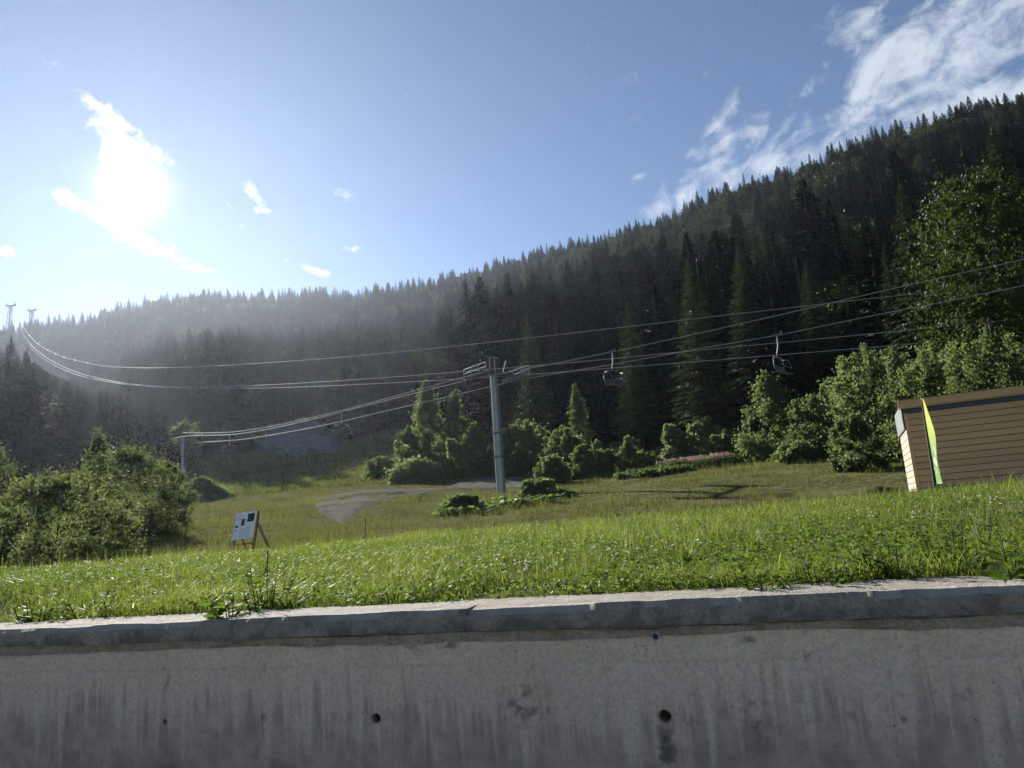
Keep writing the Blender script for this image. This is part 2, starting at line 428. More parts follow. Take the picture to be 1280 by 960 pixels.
def drape(name, rows, mat, off=.1, n=60, m=14, seed=0, rough=.12):
    """a sheet of loose material lying on the slope; rows = (px, d_near, d_far)"""
    px = np.array([r[0] for r in rows], float); dn = np.array([r[1] for r in rows], float); df = np.array([r[2] for r in rows], float)
    t = np.linspace(px[0], px[-1], n); a = np.array([px_az(p, 610) for p in t])
    dn = np.interp(t, px, dn); df = np.interp(t, px, df)
    w_ = df-dn
    k = np.arange(n)*.13
    dn = dn+w_*rough*2*fbm(k, k*0+seed, seed, 5); df = df+w_*rough*2*fbm(k, k*0+seed+5, seed+3, 5)
    s = np.linspace(0, 1, m)
    d = dn[:, None]+(df-dn)[:, None]*s[None]
    x = np.sin(a)[:, None]*d; y = np.cos(a)[:, None]*d
    edge = np.minimum(np.minimum(s, 1-s)[None]*6, np.minimum(np.arange(n), np.arange(n)[::-1])[:, None]/4.0).clip(0, 1)
    z = ground(x, y)-.03+off*edge+.12*off*fbm(x*1.5, y*1.5, 4)
    i, j = np.meshgrid(np.arange(n-1), np.arange(m-1), indexing='ij'); q = (i*m+j).ravel()
    o = link(name, mk(name, np.stack([x, y, z], -1).reshape(-1, 3), np.stack([q, q+m, q+m+1, q+1], 1), None, True), mat=mat)
    return tag(o, kind='structure')
drape('gravel_track', [(395, 72, 79), (450, 73, 79), (540, 74, 79), (620, 75, 80), (690, 74, 78)], M['gravel'], .16, seed=1)
drape('gravel_bank', [(392, 64, 70), (400, 56, 72), (412, 50, 72), (424, 47, 72), (450, 56, 72), (500, 66, 73), (540, 71, 74)], M['gravel'], .16, seed=7, rough=.25)
drape('gravel_slope', [(560, 80, 84), (590, 80, 94), (630, 80, 95), (665, 78, 84)], M['gravel'], .16, seed=3)
drape('dirt_path', [(318, 150, 152), (345, 144, 147), (365, 136, 140), (378, 130, 133)], M['gravel'], .25, seed=4)
drape('scree_cone', [(318, 186, 196), (340, 176, 225), (380, 172, 236), (415, 180, 228), (432, 196, 210)], M['scree'], 1.3, seed=5, rough=.25)

# heap of excavated earth beside the foot of the distant pylon
mc = gpt(250, 98, 625); mtop = at(246, 600, 98)[2]; mh = mtop-mc[2]
n1_, n2_ = 46, 40; uu, vv_ = np.meshgrid(np.linspace(-1, 1, n1_), np.linspace(-1, 1, n2_), indexing='ij')
mx_ = mc[0]+uu*4.3; my_ = mc[1]+vv_*3.2; rr_ = np.sqrt((uu+.25*np.maximum(uu, 0)*0)**2+vv_**2)
prof_ = np.clip(1-rr_, 0, 1)**.8*(1+.5*fbm(mx_*.45, my_*.45, 71))
mz_ = ground(mx_, my_)-.12+(mh+.25)*prof_+.5*prof_*fbm(mx_*1.6, my_*1.6, 72)
i, j = np.meshgrid(np.arange(n1_-1), np.arange(n2_-1), indexing='ij'); q = (i*n2_+j).ravel()
tag(link('earth_mound', mk('earth_mound', np.stack([mx_, my_, mz_], -1).reshape(-1, 3), np.stack([q, q+n2_, q+n2_+1, q+1], 1), None, True), mat=gravel_mat('dark_earth', (.06, .052, .042), (.11, .10, .085), 2.2)), kind='structure')
MOUND = (mx_, my_, mz_, prof_)

# ------------------------------------------------------------------ leaf meshes
def unit(n):
    v = rng.normal(size=(n, 3)); return v/np.linalg.norm(v, axis=1)[:, None]
def leaves(P, dirs, L, Wd, nrm=None):
    """rhombic leaves: base points P, directions, lengths, widths -> (4n,3) vertices"""
    n = len(P)
    if nrm is None: nrm = unit(n)
    side = np.cross(dirs, nrm); side /= np.linalg.norm(side, axis=1)[:, None]+1e-9
    L = np.broadcast_to(L, n)[:, None]; Wd = np.broadcast_to(Wd, n)[:, None]
    up = np.cross(side, dirs)
    a = P; c_ = P+dirs*L; m = P+dirs*L*.45+up*L*.06
    return np.stack([a, m+side*Wd*.5, c_, m-side*Wd*.5], 1).reshape(-1, 3)
def quads(nv): return np.arange(nv).reshape(-1, 4)
def leafmesh(name, V, tint=None):
    n = len(V)//4
    if tint is None: tint = rng.random(n)
    return mk(name, V, quads(len(V)), {'tint': np.repeat(tint, 4)})
def spruce_crown(H, Rb, seed, bare=.10, ragged=.2):
    r = np.random.default_rng(seed)
    Ps, Ds, Ls, Ws, Ns = [], [], [], [], []
    z = H*bare
    while z < H*.985:
        f = 1-z/H
        base = Rb*min(1.0, (f**.86)*1.08)*(.85 if z < H*(bare+.1) else 1)
        nb = int(5+4*f+r.integers(0, 2))
        a0 = r.random()*6.28
        for k in range(nb):
            if r.random() < .08: continue
            a = a0+k*6.283/nb+r.normal()*.2
            Lb = max(.10, base*(1-ragged+ragged*2*r.random()))
            droop = .15+.55*f*r.random()
            m = max(3, int(Lb*3.4))
            s = (np.arange(m)+r.random(m)*.8)/m
            hx = np.cos(a); hy = np.sin(a)
            rr = s*Lb; zz = z-droop*Lb*(s**1.4)*.75+.22*Lb*np.clip(s-.7, 0, 1)+.05
            for sg in (-1, 1):
                tw = a+sg*(.55+.5*r.random(m))
                dl = np.stack([np.cos(tw), np.sin(tw), -.25-.55*r.random(m)], 1); dl /= np.linalg.norm(dl, axis=1)[:, None]
                Ps.append(np.stack([hx*rr, hy*rr, zz], 1)); Ds.append(dl)
                Ls.append((.10+.20*min(1, Lb)+.34*Lb*(1-s*.6)*.55)*(.7+.6*r.random(m))); Ws.append((.15+.16*r.random(m))*min(1, .35+Lb*.6))
                Ns.append(np.stack([r.normal(size=m)*.5, r.normal(size=m)*.5, np.ones(m)], 1))
            Ps.append(np.array([[hx*Lb*.75, hy*Lb*.75, z-droop*Lb*.5]])); Ds.append(np.array([[hx*.96, hy*.96, -.1]])); Ls.append(np.array([Lb*.32+.12])); Ws.append(np.array([.05+.15*min(1, Lb)])); Ns.append(np.array([[0, 0, 1.0]]))
        z += .20+.30*f*r.random()+.04
    Ps.append(np.array([[0, 0, H-.9]])); Ds.append(np.array([[0, 0, 1.0]])); Ls.append(np.array([.95])); Ws.append(np.array([.16])); Ns.append(np.array([[1.0, 0, 0]]))
    return leaves(np.concatenate(Ps), np.concatenate(Ds), np.concatenate(Ls), np.concatenate(Ws), np.concatenate(Ns))
def broad_crown(H, W, n, leaf=.16, z0=.08, shape='round', clumps=40, shoots=0, fill=.25, seed=0, lean=0.0, depth=None):
    r = np.random.default_rng(seed); Dp = W if depth is None else depth; clumps = int(clumps*2.2)
    cz = H*(z0+(1-z0)*.5); hz = H*(1-z0)*.5
    t = np.where(r.random(clumps) < .33, .3*r.random(clumps), r.random(clumps))
    if shape == 'round': f = np.sqrt(np.clip(1-(np.clip(t-.30, 0, 1)/.70)**2, .02, 1))*np.interp(t, [0, .3], [.93, 1])
    elif shape == 'cone': f = np.interp(t, [0, .15, .55, .85, 1], [.75, 1.0, .66, .28, .05])
    elif shape == 'column': f = np.interp(t, [0, .25, .7, .9, 1], [.9, 1.0, .98, .8, .45])
    else: f = np.interp(t, [0, .3, .65, .88, 1], [.9, 1.0, .92, .68, .35])
    if z0 > .05: f = f*np.interp(t, [0, .18], [.55, 1])
    a = r.random(clumps)*6.283; rr = np.where(r.random(clumps) < .72, .78+.2*r.random(clumps), .75*np.sqrt(r.random(clumps)))
    f = f*(.82+.36*r.random(clumps)); C = np.stack([np.cos(a)*rr*f*W/2*.92+lean*t, np.sin(a)*rr*f*Dp/2*.92, H*(z0+(1-z0)*t*.95)], 1)
    cr = (W+Dp+H)/3*(.055+.075*r.random(clumps))*(1.45 if shape == 'round' else 1.1)
    ids = r.integers(0, clumps, n)
    v = r.normal(size=(n, 3)); v /= np.linalg.norm(v, axis=1)[:, None]
    q = np.abs(r.normal(size=n))*.62
    P = C[ids]+v*(cr[ids]*q)[:, None]*np.array([1, 1, .85])
    tint = np.clip(.5+.25*(r.random(clumps)[ids]-.5)*2+.3*(r.random(n)-.5), 0, 1)
    if shoots:
        k = n//5; sh = r.integers(0, shoots, k)
        sa = r.random(shoots)*6.283; sr = np.sqrt(r.random(shoots))*.92
        sx = np.cos(sa)*sr*W/2*.9+lean; sy = np.sin(sa)*sr*Dp/2*.9; top = cz+hz*np.sqrt(np.clip(1-sr**2, 0, 1))*.86; ln = H*(.12+.16*r.random(shoots))
        if shape == 'cone': sx *= .16; sy *= .16; top = top-.06*H*r.random(shoots)
        u = r.random(k)
        P2 = np.stack([sx[sh]+r.normal(size=k)*.11, sy[sh]+r.normal(size=k)*.11, top[sh]-.2*H*.3+u*(ln[sh]+.06*H)], 1)
        P = np.concatenate([P, P2]); tint = np.concatenate([tint, .5+.5*r.random(k)])
    P[:, 2] *= H/np.percentile(P[:, 2], 99.7)
    P[:, 2] = np.maximum(P[:, 2], .03)
    m = len(P)
    dirs = r.normal(size=(m, 3)); dirs[:, 2] += .25; dirs /= np.linalg.norm(dirs, axis=1)[:, None]
    Lf = leaf*(.7+.7*r.random(m))
    nr = r.normal(size=(m, 3)); nr[:, 2] += .6
    return leaves(P, dirs, Lf, Lf*.62, nr), tint
def trunk_mesh(H, r0, limbs=5, W=3.0, seed=0, sides=7, z0=-.6, split=.25):
    r = np.random.default_rng(seed); b = MB()
    k = 7; zs = np.linspace(z0, H*.9, k)
    wob = np.cumsum(r.normal(size=(k, 2))*.012*H, axis=0)*.5; wob[:2] = 0
    P = np.stack([wob[:, 0], wob[:, 1], zs], 1)
    b.tube(P, np.linspace(r0*1.25, r0*.18, k), sides)
    for i in range(limbs):
        zb = H*(split+.5*(i+r.random())/max(1, limbs)); a = r.random()*6.283; L = W*.42*(.6+.5*r.random())
        p0 = np.array([np.interp(zb, zs, P[:, 0]), np.interp(zb, zs, P[:, 1]), zb])
        dr = np.array([math.cos(a), math.sin(a), .75]); rb = r0*.42*(1-zb/H*.6)
        b.tube([p0, p0+dr*L*.5+[0, 0, .03*L], p0+dr*L+[0, 0, .15*L]], [rb, rb*.65, rb*.2], 5)
    return b.mesh('trunk', True)
def spruce_trunk(H, r0):
    b = MB(); b.tube([(0, 0, -1.2), (0, 0, H*.3), (.05, 0, H*.7), (0, 0, H*.97)], [r0*1.15, r0*.85, r0*.4, .03], 7)
    rr = random.Random(3)
    for i in range(12):                                        # dead branch stubs below the crown
        z = H*(.05+.25*rr.random()); a = rr.random()*6.28; l = .5+rr.random()*.9
        b.tube([(0, 0, z), (math.cos(a)*l, math.sin(a)*l, z-.12)], [.035, .012], 4)
    return b.mesh('trunk', True)

# ------------------------------------------------------------------ broad-leaved bushes and trees, one by one
def bush(name, label, cat, px, d, py_top, w_px, n, mat='leaf', bmat='bark', shape='round', leaf=None, shoots=0, clumps=44, z0=.03, seed=0, limbs=5, lean=0.0, group=None, sink=0.0, dz=None):
    p = gpt(px, d, (py_top+600)/2); top = at(px, py_top, d)[2]
    H = max(.5, (top-p[2])); W = w_px/FPX*d*1.15
    t = thing(name, label, cat, p-np.array([0, 0, sink]), 0, group)
    leaf = leaf or max(.095, d*.0032)
    Vc, ti = broad_crown(H+sink, W, int(n*(1.55 if shape == 'round' else 1.2)), leaf, z0, shape, clumps, shoots, seed=seed, lean=lean, depth=dz)
    link('crown', leafmesh('crown', Vc, ti), t, M[mat])
    link('trunk', trunk_mesh(H*(.62 if shape in ('round', 'upright') else .8), max(.035, .014*H), limbs, W, seed), t, M[bmat])
    return t
LB = [
 # name, label, px, d, top, width, n, mat, shape, shoots, z0
 ('round_bush', 'large dark rounded bush with rim-lit top at the left edge of the meadow', 72, 31, 592, 138, 15000, 'leaf_shade', 'round', 0, .0),
 ('round_bush', 'broad rim-lit bush behind the large rounded bush, left of the mound', 158, 46, 560, 118, 14000, 'leaf_shade', 'round', 0, .0),
 ('small_tree', 'slender hazy tree rising above the broad rim-lit bush', 124, 58, 541, 66, 8000, 'leaf_shade', 'cone', 10, .1),
 ('round_bush', 'bush cut by the left edge of the photograph', -14, 40, 560, 62, 8000, 'leaf_shade', 'round', 0, .0),
 ('low_bush', 'low pale bush at the left edge in front of the forest', 2, 33, 652, 40, 4000, 'leaf_pale', 'round', 0, .0),
 ('small_bush', 'small bush leaning out beside the foot of the far lift pylon', 205, 60, 577, 44, 5000, 'leaf_shade', 'round', 0, .0),
 ('leafy_tree', 'round-topped tree standing directly behind the far lift pylon', 230, 160, 529, 30, 3500, 'leaf', 'round', 0, .3),
 ('sunlit_tree', 'tall sunlit tree with stepped crown, tallest left of the lift pylon', 536, 112, 478, 56, 13000, 'leaf', 'cone', 6, .05),
 ('sunlit_tree', 'slim sunlit tree just left of the lift pylon', 572, 106, 490, 42, 10000, 'leaf', 'cone', 6, .05),
 ('bush', 'rounded bush at the foot of the tallest sunlit tree, left side', 506, 108, 536, 34, 6000, 'leaf', 'upright', 4, .0),
 ('low_bush', 'wide low bush spreading over the edge of the gravel track', 520, 96, 574, 58, 7000, 'leaf_pale', 'round', 0, .0),
 ('low_bush', 'faint low bush in the shade at the edge of the piste', 478, 110, 572, 36, 4000, 'leaf_dark', 'round', 0, .0),
 ('bush', 'short bush between the slim sunlit tree and the gravel slope', 567, 97, 550, 28, 5000, 'leaf', 'upright', 4, .0),
 ('bush', 'pointed bush above the gravel slope, left of the lift pylon', 596, 96, 533, 32, 6000, 'leaf', 'upright', 6, .0),
 ('bush', 'bush half hidden behind the lift pylon', 624, 95, 535, 30, 5000, 'leaf', 'upright', 6, .0),
 ('leafy_tree', 'dense tall bush right behind the lift pylon', 652, 92, 527, 48, 9000, 'leaf', 'upright', 9, .0),
 ('leafy_tree', 'pale-topped round tree second to the right of the lift pylon', 672, 95, 530, 26, 5000, 'leaf_pale', 'round', 0, .05),
 ('leafy_tree', 'wide bushy tree right of the lift pylon with bright leaves', 702, 84, 535, 60, 11000, 'leaf', 'upright', 8, .0),
 ('bush', 'leafy bush in front of the wide bushy tree', 690, 74, 571, 36, 6000, 'leaf', 'round', 0, .0),
 ('column_bush', 'narrow upright bush, first of the row in the middle of the treeline', 729, 76, 558, 29, 6000, 'leaf', 'column', 5, .0),
 ('column_bush', 'upright bush, second of the row in the middle of the treeline', 757, 74, 563, 33, 6500, 'leaf', 'column', 5, .0),
 ('column_bush', 'pointed upright bush, third and tallest of the row in the treeline', 786, 75, 547, 34, 7000, 'leaf', 'cone', 6, .0),
 ('low_bush', 'low dark bush right of the row of upright bushes', 812, 74, 572, 36, 5000, 'leaf_dark', 'round', 4, .0),
 ('low_bush', 'low round bush touching the meadow below the upright bushes', 795, 68, 590, 44, 5000, 'leaf_dark', 'round', 0, .0),
 ('sapling', 'sunlit sapling standing alone against the dark forest, right of the pylon', 724, 92, 482, 30, 6000, 'leaf', 'cone', 5, .05),
 ('sapling', 'small pale silvery tree left of the pink fireweed', 844, 76, 531, 29, 5500, 'leaf_pale', 'column', 4, .1),
 ('sapling', 'pale silvery tree behind the pink fireweed', 881, 76, 521, 34, 6500, 'leaf_pale', 'column', 4, .08),
 ('bush', 'bushy green shrub right of the pale silvery trees', 907, 73, 539, 40, 6500, 'leaf', 'upright', 5, .0),
 ('leafy_tree', 'tall dark green tree with pointed top right of the fireweed', 966, 68, 467, 82, 16000, 'leaf', 'cone', 10, .03),
 ('leafy_tree', 'bright rounded tree between the pointed tree and the tall hedge trees', 1033, 63, 486, 80, 16000, 'leaf', 'upright', 12, .0),
 ('bush', 'low bush at the left foot of the bright rounded tree', 994, 60, 553, 42, 6500, 'leaf', 'round', 0, .0),
 ('leafy_tree', 'tall leafy tree with upright shoots left of the wooden hut', 1096, 57, 438, 96, 20000, 'leaf', 'column', 14, .0),
 ('bush', 'bush beside the left wall of the wooden hut', 1072, 50, 520, 50, 8000, 'leaf', 'upright', 6, .0),
 ('leafy_tree', 'leafy tree with many shoots rising behind the hut roof', 1176, 52, 433, 116, 20000, 'leaf', 'upright', 16, .1),
 ('leafy_tree', 'brightest leafy tree behind the hut roof at the right edge', 1256, 46, 420, 108, 19000, 'leaf', 'upright', 18, .1),
 ('willow_bush', 'dark fuzzy willow bush left of the pylon foot', 575, 50, 620, 44, 9000, 'leaf', 'round', 12, .0),
 ('willow_bush', 'fuzzy willow bush right of the pylon foot', 672, 55, 600, 42, 8000, 'leaf', 'upright', 12, .0),
 ('low_bush', 'dark low bush below the fuzzy willow right of the pylon', 700, 54, 626, 36, 4500, 'leaf_dark', 'round', 0, .0),
 ('low_bush', 'dark bush in front of the pink fireweed', 832, 66, 590, 66, 7000, 'leaf_dark', 'round', 0, .0),
]
for k, (nm, lb, px, d, tp, wp, n, mt, sh, so, z0) in enumerate(LB):
    bush(nm, lb, nm.replace('_', ' '), px, d, tp, wp, n, mt, 'bark', sh, None, so, 70 if wp > 50 else 42, z0, 100+k, 5)
# younger growth filling the edge of the wood between the named ones
for k in range(26):
    r = np.random.default_rng(900+k); px = 612+k*19.5+r.normal()*6; d = np.interp(px, [600, 760, 1000, 1130], [97, 86, 74, 64])+r.normal()*2
    tp = np.interp(px, [600, 760, 900, 1000, 1130], [556, 560, 552, 535, 490])+r.normal()*14
    bush('young_tree', 'young leafy tree in the continuous green fringe at the foot of the forest', 'young tree', px, d, tp, 34+10*r.random(), 3400, ['leaf', 'leaf', 'leaf_dark'][k % 3], 'bark', ['upright', 'cone', 'round'][k % 3 if k % 2 else 0], None, 6, 30, .0, 900+k, 4, group='young trees fringing the forest')
# the big sunlit maple on the right
p = gpt(1228, 58, 350); topz = at(1215, 222, 58)[2]
t = thing('maple_tree', 'big sunlit broad-leaved tree above the hut in front of dark spruces', 'tree', p)
Vc, ti = broad_crown(topz-p[2], 142/FPX*58, 42000, .25, .14, 'upright', 120, 0, seed=5)
link('crown', leafmesh('crown', Vc, ti), t, M['beech']); link('trunk', trunk_mesh(topz-p[2], .32, 9, 8.0, 5), t, M['bark'])
p = gpt(1300, 56, 420); topz = at(1292, 360, 56)[2]
t = thing('maple_tree', 'sunlit branches of a broad-leaved tree cut by the right edge', 'tree', p)
Vc, ti = broad_crown(topz-p[2], 90/FPX*56, 10000, .2, .12, 'upright', 50, 0, seed=6)
link('crown', leafmesh('crown', Vc, ti), t, M['beech']); link('trunk', trunk_mesh(topz-p[2], .22, 6, 5.0, 6), t, M['bark'])

# ------------------------------------------------------------------ forest
SPH = [(20.0, 3.0, 21, .10), (20.0, 2.5, 22, .06), (20.0, 3.4, 23, .14), (20.0, 2.7, 24, .30), (20.0, 2.1, 25, .12)]
SPM = [leafmesh('crown', spruce_crown(*s)) for s in SPH]
SPT = [spruce_trunk(20.0, .26) for _ in (0,)][0]
BEM = []
for k in range(3):
    Vc, ti = broad_crown(14.0, 8.5, 5200, .42, .12, 'upright' if k else 'round', 60, 0, seed=40+k)
    BEM.append(leafmesh('crown', Vc, ti))
BET = trunk_mesh(14.0, .2, 6, 6.0, 44, z0=-1.0)
for me_ in SPM: me_.materials.append(M['spruce'])
for me_ in BEM: me_.materials.append(M['woodleaf'])
SPT.materials.append(M['bark']); BET.materials.append(M['bark'])
crown_objs = {}
def forest_tree(kind, var, x, y, z, s, sw, rz, label, group, name=None, lit=False):
    t = thing(name or ('spruce_tree' if kind == 0 else 'beech_tree'), label, 'tree', (x, y, z-.3), rz, group)
    t.scale = (s*sw, s*sw, s)
    o = link('crown', (SPM if kind == 0 else BEM)[var], t)
    link('trunk', SPT if kind == 0 else BET, t)
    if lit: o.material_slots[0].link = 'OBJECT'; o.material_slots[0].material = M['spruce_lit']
    else: crown_objs.setdefault((kind, var), o)
    return t
# named big spruces at the forest edge
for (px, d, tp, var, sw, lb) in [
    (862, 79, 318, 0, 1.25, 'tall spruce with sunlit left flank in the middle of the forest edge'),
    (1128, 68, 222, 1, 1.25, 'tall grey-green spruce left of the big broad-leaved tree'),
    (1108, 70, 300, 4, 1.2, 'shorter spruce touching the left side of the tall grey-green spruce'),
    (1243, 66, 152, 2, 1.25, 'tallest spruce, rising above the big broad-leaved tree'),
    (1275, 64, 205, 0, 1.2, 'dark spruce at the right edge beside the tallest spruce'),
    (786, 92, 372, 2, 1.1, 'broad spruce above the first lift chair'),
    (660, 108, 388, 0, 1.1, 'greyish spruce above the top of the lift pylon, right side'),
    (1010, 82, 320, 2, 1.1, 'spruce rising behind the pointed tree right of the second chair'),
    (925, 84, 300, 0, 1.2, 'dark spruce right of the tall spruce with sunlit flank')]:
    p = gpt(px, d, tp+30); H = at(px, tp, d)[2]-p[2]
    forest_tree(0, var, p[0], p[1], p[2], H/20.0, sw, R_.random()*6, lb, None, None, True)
# candidates on a jittered plan grid
gx, gy = np.meshgrid(np.arange(-620, 620, 5.5), np.arange(20, 860, 5.5))
gx = gx.ravel()+rng.uniform(-2.7, 2.7, gx.size); gy = gy.ravel()+rng.uniform(-2.7, 2.7, gy.size)
ga = np.arctan2(gx, gy); gd = np.hypot(gx, gy)
rdg = np.interp(ga, AG, ridge_d)
ok = (ga > rad(-44)) & (ga < rad(46)) & (gd > forest_edge(ga)+2) & (gd < rdg+40)
sa0, sa1 = px_az(316), px_az(434)
ok &= ~((ga > sa0) & (ga < sa1) & (gd > 168) & (gd < 236))
ok &= ~((fbm(gx*.02, gy*.02, 31) > .30) & (gd > 150))                 # clearings
ok &= rng.random(gx.size) > .05
gx, gy, ga, gd, rdg = gx[ok], gy[ok], ga[ok], gd[ok], rdg[ok]
gz = ground(gx, gy)
hgt = (11+15*rng.random(gx.size)**1.2)*(1+.7*fbm(gx*.03, gy*.03, 17))*np.interp(gd, [60, 160, 240, 500, 800], [.85, 1.2, 1.05, 1.05, .9])
SKYT = curve([(-300, 412), (-120, 404), (0, 396), (60, 385), (150, 369), (250, 354), (330, 351), (430, 355), (520, 346), (600, 326), (700, 296), (800, 263), (900, 226), (1000, 191), (1080, 161), (1180, 131), (1280, 110), (1500, 60)])
capz = EYE+gd*(np.interp(ga, *SKYT)+rng.normal(size=gx.size)*.0025-.03*np.clip(1-gd/(rdg*.9), 0, 1))
RT = curve([(1280, 424), (1020, 443), (780, 462), (640, 473), (570, 477), (500, 481), (400, 486), (240, 489), (200, 487), (130, 480), (100, 473), (80, 466), (60, 457), (40, 441), (20, 407)])
tq = at(26, 404, 742); nq = at(1280, 352, 57); eq = nq[:2]-tq[:2]
rope_d = (tq[0]*(-eq[1])+tq[1]*eq[0])/(np.sin(ga)*(-eq[1])+np.cos(ga)*eq[0])
infront = (ga < px_az(600)) & (ga > px_az(24)) & (gd < rope_d+10)
capz = np.where(infront, np.minimum(capz, EYE+gd*(np.interp(ga, *RT)-.006)), capz)
hgt = np.clip(np.minimum(hgt, capz-gz), 5.5, 40)
beechy = (fbm(gx*.013, gy*.013, 55)+.10*np.interp(ga, [rad(-30), 0, rad(14), rad(30)], [-1.5, -.6, 1.3, .6])) > .12
kind = np.where(beechy & (rng.random(gx.size) < .6) | (rng.random(gx.size) < .10), 1, 0)
# towers on the ridge stand clear of trees
for (px, dd) in ((14, 745), (39, 745)):
    q0 = gpt(px, dd); kk = np.hypot(gx-q0[0], gy-q0[1]) > 3.5
    gx, gy, ga, gd, gz, hgt, kind = [v[kk] for v in (gx, gy, ga, gd, gz, hgt, kind)]
tq = at(26, 404, 742); nq = at(1280, 352, 57); lq = np.array([nq[0]-tq[0], nq[1]-tq[1]]); lq /= np.linalg.norm(lq)
kk = ~((np.abs((gx-tq[0])*lq[1]-(gy-tq[1])*lq[0]) < 14) & (gd > 420) & (gd < 690))          # cleared lane under the long cables
gx, gy, ga, gd, gz, hgt, kind = [v[kk] for v in (gx, gy, ga, gd, gz, hgt, kind)]
# which trees show largest: walk outward and keep the ones whose top clears those in front
order = np.argsort(gd)
hb = np.full(720, -9.0)
show = np.zeros(gx.size)
for i in order:
    if not (rad(-35.5) < ga[i] < rad(36)): continue
    wang = 2.0/gd[i]; k0 = int((ga[i]-wang+rad(45))/rad(90)*720); k1 = int((ga[i]+wang+rad(45))/rad(90)*720)+1
    te = (gz[i]+hgt[i]-EYE)/gd[i]; be = (gz[i]-EYE)/gd[i]
    cur = hb[k0:k1].mean() if k1 > k0 else -9
    vis = te-max(cur, be)
    if vis > 0: show[i] = vis*min(1, 2.2*wang*40)
    hb[k0:k1] = np.maximum(hb[k0:k1], te-1.2/gd[i])
pick = set(np.argsort(-show)[:291].tolist())
var = rng.integers(0, 5, gx.size); rot = rng.random(gx.size)*6.283; wid = 1.0+.75*rng.random(gx.size)
ZC = [(-9e9, 110, 'by the left edge of the photograph'), (110, 280, 'above the distant hazy pylon'), (280, 450, 'above the grey scree cone'), (450, 580, 'above the sunlit trees left of the lift pylon'),
      (580, 700, 'behind the lift pylon head'), (700, 830, 'behind the first lift chair'), (830, 930, 'above the pink fireweed'), (930, 1060, 'behind the chair seen side on'),
      (1060, 1180, 'above the tall leafy tree beside the hut'), (1180, 9e9, 'above the hut roof')]
ZX = np.array([px_az(z[0], 400) if z[0] > -9e8 else -9 for z in ZC[0:]])
def wood_label(i):
    c = ZC[int(np.searchsorted(ZX, ga[i], side='right')-1)][2]
    f = gd[i]/(rdg2[i]); te_ = (gz[i]+hgt[i]-EYE)/gd[i]; sk_ = float(np.interp(ga[i], *SKYT))
    band = 'breaking the skyline' if te_ > sk_-.012 else 'high on the slope' if te_ > sk_*.72 else 'halfway up the slope' if te_ > sk_*.45 else 'at the foot of the slope'
    kindw = ('hazy grey' if ga[i] < px_az(450) else 'dark')+(' broad-leaved tree ' if kind[i] else ' spruce ')
    l = kindw+band+' '+c
    return l, ('broad-leaved trees ' if kind[i] else 'spruces ')+band+' '+c
rdg2 = np.interp(ga, AG, ridge_d)
for i in sorted(pick):
    zl = wood_label(i)
    k = int(kind[i]); forest_tree(k, int(var[i] % (3 if k else 5)), gx[i], gy[i], gz[i], hgt[i]/(14.0 if k else 20.0)*(.72 if k else 1), wid[i], rot[i], zl[0], zl[1])
rest = np.array([i for i in range(gx.size) if i not in pick])
# make sure every crown variant is present as a visible tree to copy from
for kd, nvar in ((0, 5), (1, 3)):
    for v_ in range(nvar):
        if (kd, v_) not in crown_objs:
            j = next(i for i in rest[::-1] if kind[i] == kd); rest = rest[rest != j]
            zl = wood_label(j)
            forest_tree(kd, v_, gx[j], gy[j], gz[j], hgt[j]/(14.0 if kd else 20.0)*(.72 if kd else 1), 1, rot[j], zl[0], zl[1])
vv = np.where(kind[rest] == 1, 5+var[rest] % 3, var[rest])
ssz = np.where(kind[rest] == 1, hgt[rest]/14.0*.72, hgt[rest]/20.0)
me = bpy.data.meshes.new('mountain_forest'); me.vertices.add(len(rest))
me.vertices.foreach_set('co', np.stack([gx[rest], gy[rest], gz[rest]-.3], 1).astype(np.float32).ravel())
for nm, ty, arr in (('variant', 'INT', vv), ('spin', 'FLOAT', rot[rest]), ('sz', 'FLOAT', ssz), ('wide', 'FLOAT', ssz*wid[rest])):
    a_ = me.attributes.new(nm, ty, 'POINT'); a_.data.foreach_set('value', arr.astype(np.int32 if ty == 'INT' else np.float32))
fo = link('mountain_forest', me); tag(fo, 'dense dark spruce forest covering the mountain up to the skyline', 'forest', None, 'stuff')
ng = bpy.data.node_groups.new('forest_instances', 'GeometryNodeTree')
ng.interface.new_socket('Geometry', in_out='INPUT', socket_type='NodeSocketGeometry'); ng.interface.new_socket('Geometry', in_out='OUTPUT', socket_type='NodeSocketGeometry')
gi = ng.nodes.new('NodeGroupInput'); go = ng.nodes.new('NodeGroupOutput'); jn = ng.nodes.new('GeometryNodeJoinGeometry')
def named(nm, ty):
    n_ = ng.nodes.new('GeometryNodeInputNamedAttribute'); n_.data_type = ty; n_.inputs['Name'].default_value = nm
    return n_.outputs['Attribute']
va, sp_, sz_, wi_ = named('variant', 'INT'), named('spin', 'FLOAT'), named('sz', 'FLOAT'), named('wide', 'FLOAT')
cr_ = ng.nodes.new('ShaderNodeCombineXYZ'); ng.links.new(sp_, cr_.inputs[2])
er = ng.nodes.new('FunctionNodeEulerToRotation'); ng.links.new(cr_.outputs[0], er.inputs[0])
cs_ = ng.nodes.new('ShaderNodeCombineXYZ'); ng.links.new(wi_, cs_.inputs[0]); ng.links.new(wi_, cs_.inputs[1]); ng.links.new(sz_, cs_.inputs[2])
